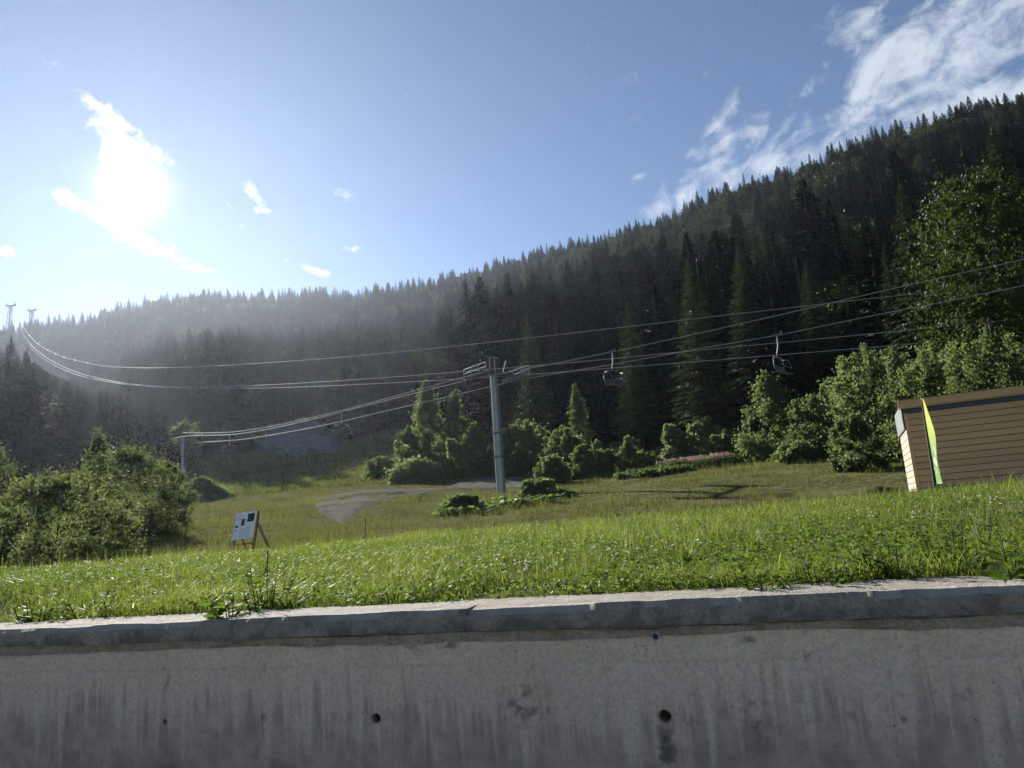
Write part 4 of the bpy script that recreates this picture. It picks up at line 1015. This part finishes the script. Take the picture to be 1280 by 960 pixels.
for r in range(nrow):
    z1 = HH-r*pitch-gap; z0 = HH-(r+1)*pitch
    split = [.0+.06] + ([2.1+((r*37) % 11)*.3] if r % 3 else []) + [HW]
    for s in range(len(split)-1):
        plank('plank', split[s]+.002, split[s+1]-.002, .0+R_.uniform(-.006, .006), max(z0, .01), z1, .028, M['plank'])
    plank('plank', .02, HDp, .0, max(z0, .01), z1, .028, M['endplank'], 'y')
cb_ = MB(); cb_.box((.025, -.008, HH/2), (.075, .05, HH)); cb_.build('corner_board', M['plank'], hut)
fl = MB(); fl.box((HW/2+.03, -.02, HH+.046), (HW+.06, .075, .085)); fl.build('dark_band', M['hutdark'], hut)  # dark blue strip between the top plank and the fascia
fa = MB(); fa.box((HW/2-.02, -.17, HH+.205), (HW+.18, .028, .175)); o = fa.build('fascia_board', M['fascia'], hut); bevel(o, .005)
sf = MB(); sf.box((HW/2-.02, -.07, HH+.105), (HW+.16, .17, .018)); sf.build('soffit', M['plank'], hut)
# ribbed sheet roof falling gently to the back
b = MB(); rise = -.10; x0, x1 = -.075, HW+.1; prof = []
xx = x0
while xx < x1:
    prof += [(xx, 0), (xx+.21, 0), (xx+.235, .035), (xx+.285, .035), (xx+.31, 0)]; xx += .31
for (yy, zz) in ((-.22, HH+.300), (HDp+.03, HH+.300+rise)):
    for (a_, h_) in prof: b.v.append((a_, yy, zz+h_))
for (yy, zz) in ((-.22, HH+.293), (HDp+.03, HH+.293+rise)):
    for (a_, h_) in prof: b.v.append((a_, yy, zz+h_))
m = len(prof)
for k in range(m-1): b.f += [(k, k+1, m+k+1, m+k), (2*m+k, 3*m+k, 3*m+k+1, 2*m+k+1), (k, 2*m+k, 2*m+k+1, k+1), (m+k, m+k+1, 3*m+k+1, 3*m+k)]
b.build('roof', M['roofing'], hut)
sp = MB(); sp.box((-.045, HDp*.5, HH-.08), (.02, HDp*1.0, .55)); sp.build('side_flashing', M['greysheet'], hut)
# feather flag in front of the hut
fb = at(1170, 612, 17.2); ft = at(1151.5, 496, 17.2); fg = float(ground(fb[0], fb[1]))
flag = thing('feather_flag', 'narrow yellow-green feather flag on a black pole in front of the hut', 'flag', (fb[0], fb[1], fg))
Hf = ft[2]-fg
zs_ = np.linspace(0, 1, 26)
sxy = np.stack([np.zeros(26), np.zeros(26), zs_*Hf], 1)
lean = (ft[:2]-fb[:2])
lv = np.array([lean[0], lean[1]])
poleP = np.array([[lv[0]*(s**1.25), lv[1]*(s**1.25), s*Hf] for s in zs_])
b = MB(); b.tube(poleP, np.linspace(.036, .012, 26), 8); b.build('flag_pole', M['black'], flag, True)
def flag_mat():
    m, t = newmat('flag_print'); uv = t.n('ShaderNodeAttribute', attribute_name='up').outputs['Fac']; ac = t.n('ShaderNodeAttribute', attribute_name='across').outputs['Fac']
    P = t.n('ShaderNodeTexCoord').outputs['Object']
    c = t.mix(t.ramp(uv, .30, .85), (.22, .33, .13), (.46, .49, .13))
    c = t.mix(t.ramp(t.math('ADD', uv, t.math('MULTIPLY', t.noise(P, 3, 3), .15)), .12, .22, .8, 0), c, (.55, .68, .62))
    s = t.ramp(t.noise(t.vmul(P, (4, 4, 6)), 1.3, 3, .5, .8), .58, .66, 0, .8); c = t.mix(t.math('MULTIPLY', s, t.ramp(uv, .35, .7, 1, .15)), c, (.50, .70, .40))
    e2 = t.math('ABSOLUTE', t.math('SUBTRACT', uv, .33)); e1 = t.math('ABSOLUTE', t.math('SUBTRACT', ac, .55)); em = t.ramp(t.math('ADD', t.math('MULTIPLY', e2, 16), t.math('MULTIPLY', e1, 2.6)), .75, 1.0, .8, 0)
    c = t.mix(em, c, (.72, .75, .70)); em2 = t.ramp(t.math('ADD', t.math('MULTIPLY', e2, 26), t.math('MULTIPLY', e1, 5)), .7, 1.0, .55, 0); c = t.mix(em2, c, (.06, .13, .16))
    p = princ(t, c, .7, .2); tr = t.n('ShaderNodeBsdfTranslucent'); t.l(c, tr.inputs[0]); mx = t.n('ShaderNodeMixShader'); mx.inputs[0].default_value = .55
    t.l(p.outputs[0], mx.inputs[1]); t.l(tr.outputs[0], mx.inputs[2]); out(t, mx.outputs[0]); return m
nf, mf = 26, 7; V = []; ups = []; acs = []
sd = np.array([math.cos(rad(51)), math.sin(rad(51)), 0])     # the sail blows away from the camera, seen nearly edge on
for i in range(nf):
    s = zs_[i]; s2 = .10+.9*s
    wv = .58*min(1, (1-s2)*2.6+.0)**.6*(1 if s2 > .2 else .9)
    pp = np.array([lv[0]*(s2**1.25), lv[1]*(s2**1.25), s2*Hf])
    for j in range(mf):
        u = j/(mf-1); off = sd*wv*u+np.array([.02*math.sin(s*9+u*3)*u, -.03*math.sin(s*7+u*2)*u, 0])
        V.append(pp+off+[.02, 0, 0]); ups.append(s2); acs.append(u)
V = np.array(V); V2 = V+np.array([.004, -.002, 0]); i, j = np.meshgrid(np.arange(nf-1), np.arange(mf-1), indexing='ij'); q = (i*mf+j).ravel(); Fq = np.stack([q, q+1, q+mf+1, q+mf], 1)
link('flag_sail', mk('flag_sail', V, Fq, {'up': np.array(ups), 'across': np.array(acs)}, True), flag, flag_mat())

# ------------------------------------------------------------------ information board on a timber frame
bd = 30.0
pc = at(305.5, 657, bd); gz_ = float(ground(pc[0], pc[1]))
sg = thing('info_board', 'white information board with two pictures on a timber frame in the meadow', 'sign', (pc[0], pc[1], gz_), rad(-14))
hz = pc[2]-gz_; Wp, Hp = .86, .98
tx = np.array([math.cos(rad(4.5)), 0, math.sin(rad(4.5))]); tzv = np.array([math.sin(rad(3)), .26, 1.0]); tzv /= np.linalg.norm(tzv); tyv = np.cross(tzv, tx); tyv /= np.linalg.norm(tyv)
def bp(u, v, yoff=0): return np.array([0, 0, hz])+tx*u+tzv*v+tyv*yoff
def flat(name, u, v, w_, h_, yoff, mat, parent, th=.004):
    b = MB(); b.box(bp(u, v, yoff), (w_, th, h_), (tx, tyv, tzv)); return b.build(name, mat, parent)
pn = flat('panel', 0, 0, Wp, Hp, 0, M['panelwhite'], sg, .03); bevel(pn, .004)
pg1 = gravel_mat('printed_picture', (.05, .06, .05), (.20, .24, .17), 14); M['ink'] = simple('grey_ink', (.42, .44, .48), .5, .3); M['blueink'] = simple('blue_print', (.10, .16, .36), .5, .3)
sgn = 1 if np.dot(tyv, [0, -1, 0]) > 0 else -1
flat('printed_picture', .235, .26, .28, .30, sgn*.018, pg1, pn); flat('printed_picture', -.07, .13, .15, .25, sgn*.018, simple('printed_portrait', (.12, .10, .09), .5, .3, 0, .5, 9), pn)
flat('printed_logo', -.31, .0, .13, .09, sgn*.018, M['blueink'], pn); flat('printed_logo', -.33, -.15, .10, .06, sgn*.018, M['ink'], pn)
for k in range(9):
    flat('text_line', .05+.02*(k % 2), -.10-.04*k, .5-.05*(k % 3), .010, sgn*.018, M['ink'], pn)
for k in range(4): flat('text_line', -.27, .40-.05*k, .22-.03*(k % 2), .011, sgn*.018, M['ink'], pn)
for u, lab in ((.46, 1), (-.36, 0)):
    b = MB(); f0 = bp(u, -Hp*.5-.55, -sgn*.05); f0[2] = -.15; b.bar(f0, bp(u, Hp*.49 if lab else -.1, -sgn*.055), .09, .07, (0, 1, 0)); b.build('post', M['wood'], sg)
    b = MB(); e = f0+np.array([.36 if lab else .2, .75, .1]); b.bar(bp(u, .05, -sgn*.10), e, .08, .06, (0, 1, 0)); b.build('brace', M['wood'], sg)
b = MB(); b.bar(bp(-.5, -.5, sgn*.05), bp(-.28, -.82, sgn*.06), .09, .03, (0, 1, 0)); b.build('loose_board', M['wood_pale'], sg)
b = MB(); f0 = bp(.5, -.66, -sgn*.1); b.bar(bp(-.3, -.66, -sgn*.06), f0, .05, .07, (0, 1, 0)); b.build('cross_rail', M['wood'], sg)
# red marker stick in the slope
p = gpt(455, 34, 660); q0 = at(457, 646, 34); b = MB(); b.tube([(0, 0, -.2), (q0[0]-p[0], q0[1]-p[1], max(.5, q0[2]-p[2]))], [.028, .022], 8)
o = b.build('marker_stick', M['red'], loc=tuple(p)); tag(o, 'thin leaning red marker stick on the grassy slope', 'stick')

# ------------------------------------------------------------------ chairlift
PD = 68.0
pb = at(628, 632, PD); pt = at(616.5, 470, PD); pg = float(ground(pb[0], pb[1]))
LD = np.array([.63, -.78, 0]); LD /= np.linalg.norm(LD); LP = np.array([-LD[1], LD[0], 0])      # along the line (towards the viewer's right), across it (far side)
def lift_tower(name, label, base, topz, r0, r1, gaugeL, gaugeR, detail=True, lean=(0, 0)):
    t = thing(name, label, 'lift pylon', base); H = topz-base[2]; r_ = [(-1.0, .30, r0, r0*.95), (.30, .50, r0*.92, r0*.86), (.50, 1.0, r0*.84, r1)]
    for (a, b_, ra, rb) in r_:
        za = a if a < 0 else a*H; b = MB(); b.tube([(lean[0]*max(0, a), lean[1]*max(0, a), za), (lean[0]*b_, lean[1]*b_, b_*H)], [ra, rb], 20); o = b.build('shaft_section', M['galv'], t, True)
        m_ = o.modifiers.new('es', 'EDGE_SPLIT')
        if a > 0:
            f = MB(); f.tube([(lean[0]*a, lean[1]*a, za-.09), (lean[0]*a, lean[1]*a, za+.09)], ra*1.22, 20); f.build('flange', M['darksteel'], o)
    top = np.array([lean[0], lean[1], H])
    b = MB(); b.bar(top-LP*gaugeL+[0, 0, .15], top+LP*gaugeR+[0, 0, .15], .26, .24); b.build('crossarm', M['darksteel'], t)
    for s, g in ((-1, gaugeL), (1, gaugeR)):
        cc = top+LP*s*g+[0, 0, .0]
        b = MB(); b.bar(cc-LD*1.7+[0, 0, .12], cc+LD*1.7+[0, 0, .12], .10, .16); sh = b.build('sheave_beam', M['darksteel'], t)
        for k in range(6):
            w_ = MB(); c0 = cc+LD*(-1.5+.6*k)+[0, 0, -.06]; w_.tube([c0-LP*.06, c0+LP*.06], .20, 14); w_.build('sheave', M['chairsteel'], sh)
        if detail:
            b = MB()
            for e in (-1.7, -.6, .6, 1.7): b.tube([cc+LD*e+LP*s*.45+[0, 0, -.1], cc+LD*e+LP*s*.45+[0, 0, .8]], .022, 5)
            for zz in (.4, .8): b.tube([cc-LD*1.7+LP*s*.45+[0, 0, zz], cc+LD*1.7+LP*s*.45+[0, 0, zz]], .022, 5)
            b.build('catwalk_rail', M['chairsteel'], t)
            b = MB(); b.bar(cc-LD*1.7+LP*s*.28+[0, 0, -.1], cc+LD*1.7+LP*s*.28+[0, 0, -.1], .36, .03); b.build('catwalk', M['darksteel'], t)
    if detail:
        b = MB()
        for e in (-.28, .28):
            b.tube([top+LP*e+[0, 0, .3], top+LP*e+[0, 0, 1.75]], .05, 8)
        b.bar(top-LP*.75+[0, 0, 1.72], top+LP*.75+[0, 0, 1.72], .10, .12); b.tube([top-LP*1.6+[0, 0, .3], top-LP*.28+[0, 0, 1.3]], .03, 5)
        b.build('lifting_frame', M['chairsteel'], t)
        b = MB(); pw = top+LP*1.15+[0, 0, .45]; b.bar(pw, pw+np.array([.32, -.05, 1.0]), .10, .05, (0, 1, 0)); b.build('white_bracket', M['panelwhite'], t)
        b = MB(); 
        side = np.array([.80, -.60, 0]); u0 = np.array([lean[0], lean[1], H])*.32
        for e in (-.16, .16): b.tube([np.array([0, 0, .34*H])*1+np.array([lean[0], lean[1], 0])*.34+side*(r0*1.05)+LD*0+np.array([.6, .8, 0])*e, top*.97+side*(r1*1.25)+np.array([.6, .8, 0])*e], .02, 5)
        for k in range(22):
            s = .34+.63*k/21; c0 = top*s+side*(r0*1.05*(1-s)+r1*1.25*s); b.tube([c0-np.array([.6, .8, 0])*.16, c0+np.array([.6, .8, 0])*.16], .014, 4)
        b.build('ladder', M['galv'], t)
        b = MB(); c0 = top*.89+np.array([0, -r1*1.22, 0]); b.box(c0, (.42, .02, .34)); b.build('number_plate', M['galv'], t)
    return t
lift_tower('lift_pylon', 'tall grey tubular chairlift pylon in the middle of the slope', (pb[0], pb[1], pg), pt[2], .41, .27, 1.55, 2.35, True, (pt[0]-pb[0], pt[1]-pb[1]))
FD = 150.0
fbp = at(228.5, 598, FD); ftp = at(229, 546, FD); fgz = float(ground(fbp[0], fbp[1]))
lift_tower('lift_pylon', 'distant hazy chairlift pylon standing at the left edge of the piste', (fbp[0], fbp[1], fgz), ftp[2], .46, .32, 1.9, 1.9, False)

# ropes: plan position from straight plan lines, heights from the photograph
def rope(name, label, pts, plan, r, grp, extra=None, n=8):
    """pts: photo positions along the rope; plan: two or more (x,y) plan points the rope passes over in a straight line"""
    P = []
    for (px, py) in pts:
        a, tn = azt(px, py); dx, dy = math.sin(a), math.cos(a); best = None
        for k in range(len(plan)-1):
            A = np.array(plan[k]); B = np.array(plan[k+1]); e = B-A
            den = dx*(-e[1])+dy*e[0]
            if abs(den) < 1e-9: continue
            d = (A[0]*(-e[1])+A[1]*e[0])/den; s = (dx*A[1]-dy*A[0])/den*-1 if False else np.dot(np.array([dx*d, dy*d])-A, e)/np.dot(e, e)
            if d > 0 and (best is None or abs(s-.5) < best[1]): best = (d, abs(s-.5))
        d = best[0]; P.append((dx*d, dy*d, EYE+tn*d))
    P = np.array(P); 
    if extra is not None: P = np.concatenate([P, np.array(extra)])
    # smooth resampling
    t = np.concatenate([[0], np.cumsum(np.linalg.norm(np.diff(P, axis=0), axis=1)**.5)]); tf = np.linspace(0, t[-1], len(P)*6)
    C = np.stack([np.interp(tf, t, P[:, k]) for k in range(3)], 1)
    for _ in range(10): C[1:-1] = .25*C[:-2]+.5*C[1:-1]+.25*C[2:]
    rr = np.clip(np.linalg.norm(C, axis=1)*r, .016, .16)
    b = MB(); b.tube(C, rr, n); o = b.build(name, M['cable'], None, True); tag(o, label, 'cable', grp)
    return o, C
farp = np.array([fbp[0], fbp[1]]); nearp = np.array([pt[0], pt[1]])
def off(p, s): return p+LP[:2]*s
g1, g2 = -1.55, 2.35
far_ext = farp-LD[:2]*60; near_ext = nearp+LD[:2]*70
C1 = [(1420, 294), (1280, 324), (1140, 355), (1000, 388), (850, 422), (765, 440), (655, 462), (600, 471), (585, 475), (520, 491), (430, 514), (400, 522), (340, 536), (290, 544), (229, 544.5), (172, 560)]
C2 = [(1420, 328), (1280, 357), (1180, 378), (1090, 394), (1000, 414), (965, 420.5), (860, 438), (780, 453.5), (660, 472.5), (640, 477), (613, 483), (560, 496), (520, 505), (400, 533), (340, 544), (300, 550), (240, 553.5), (188, 562)]
plan1 = [tuple(off(far_ext, -1.9)), tuple(off(farp, -1.9)), tuple(off(nearp, g1)), tuple(off(near_ext, g1))]
plan2 = [tuple(off(far_ext, 1.9)), tuple(off(farp, 1.9)), tuple(off(nearp, g2)), tuple(off(near_ext, g2))]
RK = .00040
rope('haul_rope', 'upper chairlift rope, nearer side, running over the lift pylon and carrying the first chair', C1, plan1, RK, 'chairlift ropes')
rope('haul_rope', 'lower chairlift rope, farther side, carrying the chair seen side on', C2, plan2, RK, 'chairlift ropes')
planm = [tuple(farp), tuple(nearp)]
rope('signal_cable', 'thin signal cable strung between the two lift pylons just above the haul ropes', [(612, 462), (560, 477), (520, 488), (430, 512.5), (400, 519.5), (340, 533), (290, 541), (229, 541)], planm, RK*.8, 'chairlift ropes')
tw = at(26, 404, 742); nr_ = at(1280, 352, 57)
e = np.array([nr_[0]-tw[0], nr_[1]-tw[1]]); e /= np.linalg.norm(e); ep = np.array([-e[1], e[0]])
def upl(o): return [(tw[0]+ep[0]*o, tw[1]+ep[1]*o), (nr_[0]+ep[0]*o, nr_[1]+ep[1]*o)]
U1 = [(1420, 335), (1280, 352), (1130, 369), (1045, 377.6), (1000, 383.5), (900, 394.5), (780, 409), (640, 425), (520, 438), (400, 449), (280, 457), (200, 460), (160, 459.5), (130, 458), (110, 454), (80, 447), (60, 438), (47, 430), (37, 420), (26, 404)]
U2 = [(1420, 383), (1280, 398), (1100, 416.5), (1000, 426), (860, 439), (780, 447), (700, 455), (620, 461), (570, 465), (500, 471), (400, 477.5), (320, 482), (240, 484.5), (200, 483.5), (160, 480), (130, 474.5), (100, 467), (80, 459), (60, 449), (40, 433), (30, 420), (22, 403)]
U3 = [(1420, 404), (1280, 418), (1180, 427), (1020, 440), (860, 453), (780, 459), (700, 465), (640, 470), (570, 474.5), (500, 478), (400, 483), (320, 485.5), (240, 485.6), (200, 484), (160, 481), (130, 476.5), (100, 470), (80, 462.5), (60, 453), (40, 437), (30, 424), (20, 403)]
RU = .00040
_, CU1 = rope('track_rope', 'highest long cable sagging across the valley, with small bright markers', U1, upl(0), RU, 'long cables across the valley')
rope('track_rope', 'second long cable from the ridge tower passing above the pylon head', U2, upl(-2), RU, 'long cables across the valley')
rope('track_rope', 'lowest long cable from the ridge tower, crossing at the pylon head', U3, upl(2), RU, 'long cables across the valley')
for (px, py) in ((37, 420), (47, 430), (60, 438), (70, 443), (80, 447), (94, 451), (110, 454)):
    a, _t = azt(px, py); aa = np.arctan2(CU1[:, 0], CU1[:, 1]); j = int(np.argmin(np.abs(aa-a))); b = MB()
    r_ = .38; b.tube([(-r_, 0, 0), (-r_*.7, 0, 0), (0, 0, 0), (r_*.7, 0, 0), (r_, 0, 0)], [.05, r_*.7, r_, r_*.7, .05], 10)
    o = b.build('marker_ball', M['panelwhite'], None, True, tuple(CU1[j])); tag(o, 'tiny bright marker ball on the highest long cable', 'marker', 'marker balls on the cable')
# chairs
def chair_proto(label, pos, rz):
    t = thing('lift_chair', label, 'lift chair', pos, rz, 'chairs of the chairlift')
    # local: x across the seat, y forward; origin at the rope grip
    b = MB(); b.tube([(0, 0, .12), (0, 0, 0), (0, -.02, -.7), (0, -.16, -1.15), (0, -.2, -1.35)], .034, 8); b.build('hanger', M['galv'], t, True)
    b = MB(); b.box((0, 0, .04), (.12, .62, .14)); b.tube([(-.02, .3, .02), (-.02, .3, .25)], .03, 6); b.build('grip', M['darksteel'], t)
    for s in (-1, 1):
        b = MB(); b.tube([(0, -.2, -1.35), (s*.55, -.2, -1.38), (s*.9, -.15, -1.62), (s*.99, -.12, -2.1), (s*.99, -.05, -2.45), (s*.98, .30, -2.52), (s*.98, .42, -2.45)], .025, 7); b.build('side_frame', M['chairsteel'], t, True)
        b = MB(); b.tube([(s*.78, -.18, -1.5), (s*.72, .28, -1.62), (s*.72, .42, -2.15)], .025, 6); b.build('restraint_arm', M['chairsteel'], t, True)
    b = MB(); b.tube([(-.72, .42, -2.15), (.72, .42, -2.15)], .025, 6); b.build('restraint_bar', M['chairsteel'], t)
    b = MB()
    for k in range(6): b.bar((-.97, -.02+.07*k, -2.47), (.97, -.02+.07*k, -2.47), .045, .03)
    b.build('seat', M['darksteel'], t)
    b = MB()
    for k in range(5): b.bar((-.98, -.12+.012*k, -2.03-.075*k), (.98, -.12+.012*k, -2.03-.075*k), .03, .045)
    b.build('backrest', M['darksteel'], t)
    return t
def copy_thing(o):
    c = o.copy(); COL.objects.link(c)
    for ch in o.children: d_ = ch.copy(); COL.objects.link(d_); d_.parent = c
    return c
def on_plan(px, py, A, B):
    a, tn = azt(px, py); dx, dy = math.sin(a), math.cos(a); e_ = B-A; d = (A[0]*(-e_[1])+A[1]*e_[0])/(dx*(-e_[1])+dy*e_[0]); return np.array([dx*d, dy*d, EYE+tn*d])
CH = [(765, 439.5, off(nearp, g1), off(near_ext, g1), 'first empty lift chair right of the pylon, seen from the front', math.atan2(-LD[0], LD[1]), ),
      (971, 419.5, off(nearp, g2), off(near_ext, g2), 'empty lift chair seen from the side above the pointed tree', math.atan2(-LD[0], LD[1])+rad(14)),
      (427, 515, off(farp, -1.9), off(nearp, g1), 'empty lift chair hanging left of the pylon before the scree', math.atan2(-LD[0], LD[1])),
      (287, 545, off(farp, -1.9), off(nearp, g1), 'tiny hazy lift chair nearest to the distant pylon', math.atan2(-LD[0], LD[1])),
      (333, 543, off(farp, 1.9), off(nearp, g2), 'faint dark lift chair between the distant pylon and the scree', math.atan2(LD[0], -LD[1]))]
c0 = None
for (px, py, A, B, lb, rz) in CH:
    p = on_plan(px, py, np.array(A), np.array(B))
    if c0 is None: c0 = chair_proto(lb, tuple(p), rz); o = c0
    else: o = copy_thing(c0)
    o.location = tuple(p); o.rotation_euler = (0, 0, rz); o['label'] = lb
# cable-car towers on the ridge
def ridge_tower(label, px, py0, py1, d, wide, lean):
    p = at(px, py0, d); H = at(px, py1, d)[2]-p[2]; g = float(ground(p[0], p[1])); t = thing('ridge_tower', label, 'cable tower', (p[0], p[1], g))
    z0 = p[2]-g; zt = z0+H; b = MB()
    for sx in (-1, 1):
        for sy in (-1, 1): b.tube([(sx*2.0-lean, sy*2.0, -2), (sx*.9, sy*.9, zt)], [.34, .26], 6)
    for k in range(8):
        f0, f1 = k/8, (k+1)/8; 
        for sy in (-1, 1):
            w0 = 2.0-1.1*f0; w1 = 2.0-1.1*f1; s = 1 if k % 2 else -1; b.tube([(s*w0-lean*(1-f0), sy*w0, zt*f0), (-s*w1-lean*(1-f1), sy*w1, zt*f1)], .2, 5)
    b.build('lattice_legs', M['darksteel'], t)
    b = MB(); b.box((0, 0, zt+.5), (wide, 1.6, 1.1)); b.build('crosshead', M['darksteel'], t)
    b = MB()
    for e in (-.42, .42): b.box((wide*e, 0, zt+1.4), (1.4, 1.0, .8))
    b.tube([(-wide*.42, 0, zt+1.6), (-wide*.42, 0, zt+4.4)], .22, 6); b.tube([(wide*.42, 0, zt+1.6), (wide*.42, 0, zt+4.4)], .22, 6); b.tube([(-wide*.45, 0, zt+3.0), (wide*.45, 0, zt+3.0)], .16, 6)
    b.build('rope_saddles', M['darksteel'], t)
ridge_tower('larger cable-car tower with wide head on the left skyline', 13, 398, 383, 745, 8.0, 2.5)
ridge_tower('slimmer T-shaped cable-car tower right of the larger one on the skyline', 39.5, 402, 389, 745, 6.6, 0)

# ------------------------------------------------------------------ air
HAZE = 0.000053
b = MB(); b.box((0, 150, 165), (3000, 3000, 332.6)); hz_o = b.mesh('haze')
m, t = newmat('haze_air'); pv = t.n('ShaderNodeVolumePrincipled'); pv.inputs['Color'].default_value = (.74, .84, 1.0, 1); pv.inputs['Density'].default_value = HAZE; pv.inputs['Anisotropy'].default_value = .68
o_ = t.n('ShaderNodeOutputMaterial'); t.l(pv.outputs[0], o_.inputs['Volume'])
ho = link('haze', hz_o, mat=m); tag(ho, 'thin sunlit air between the viewer and the mountain', 'haze', None, 'stuff')
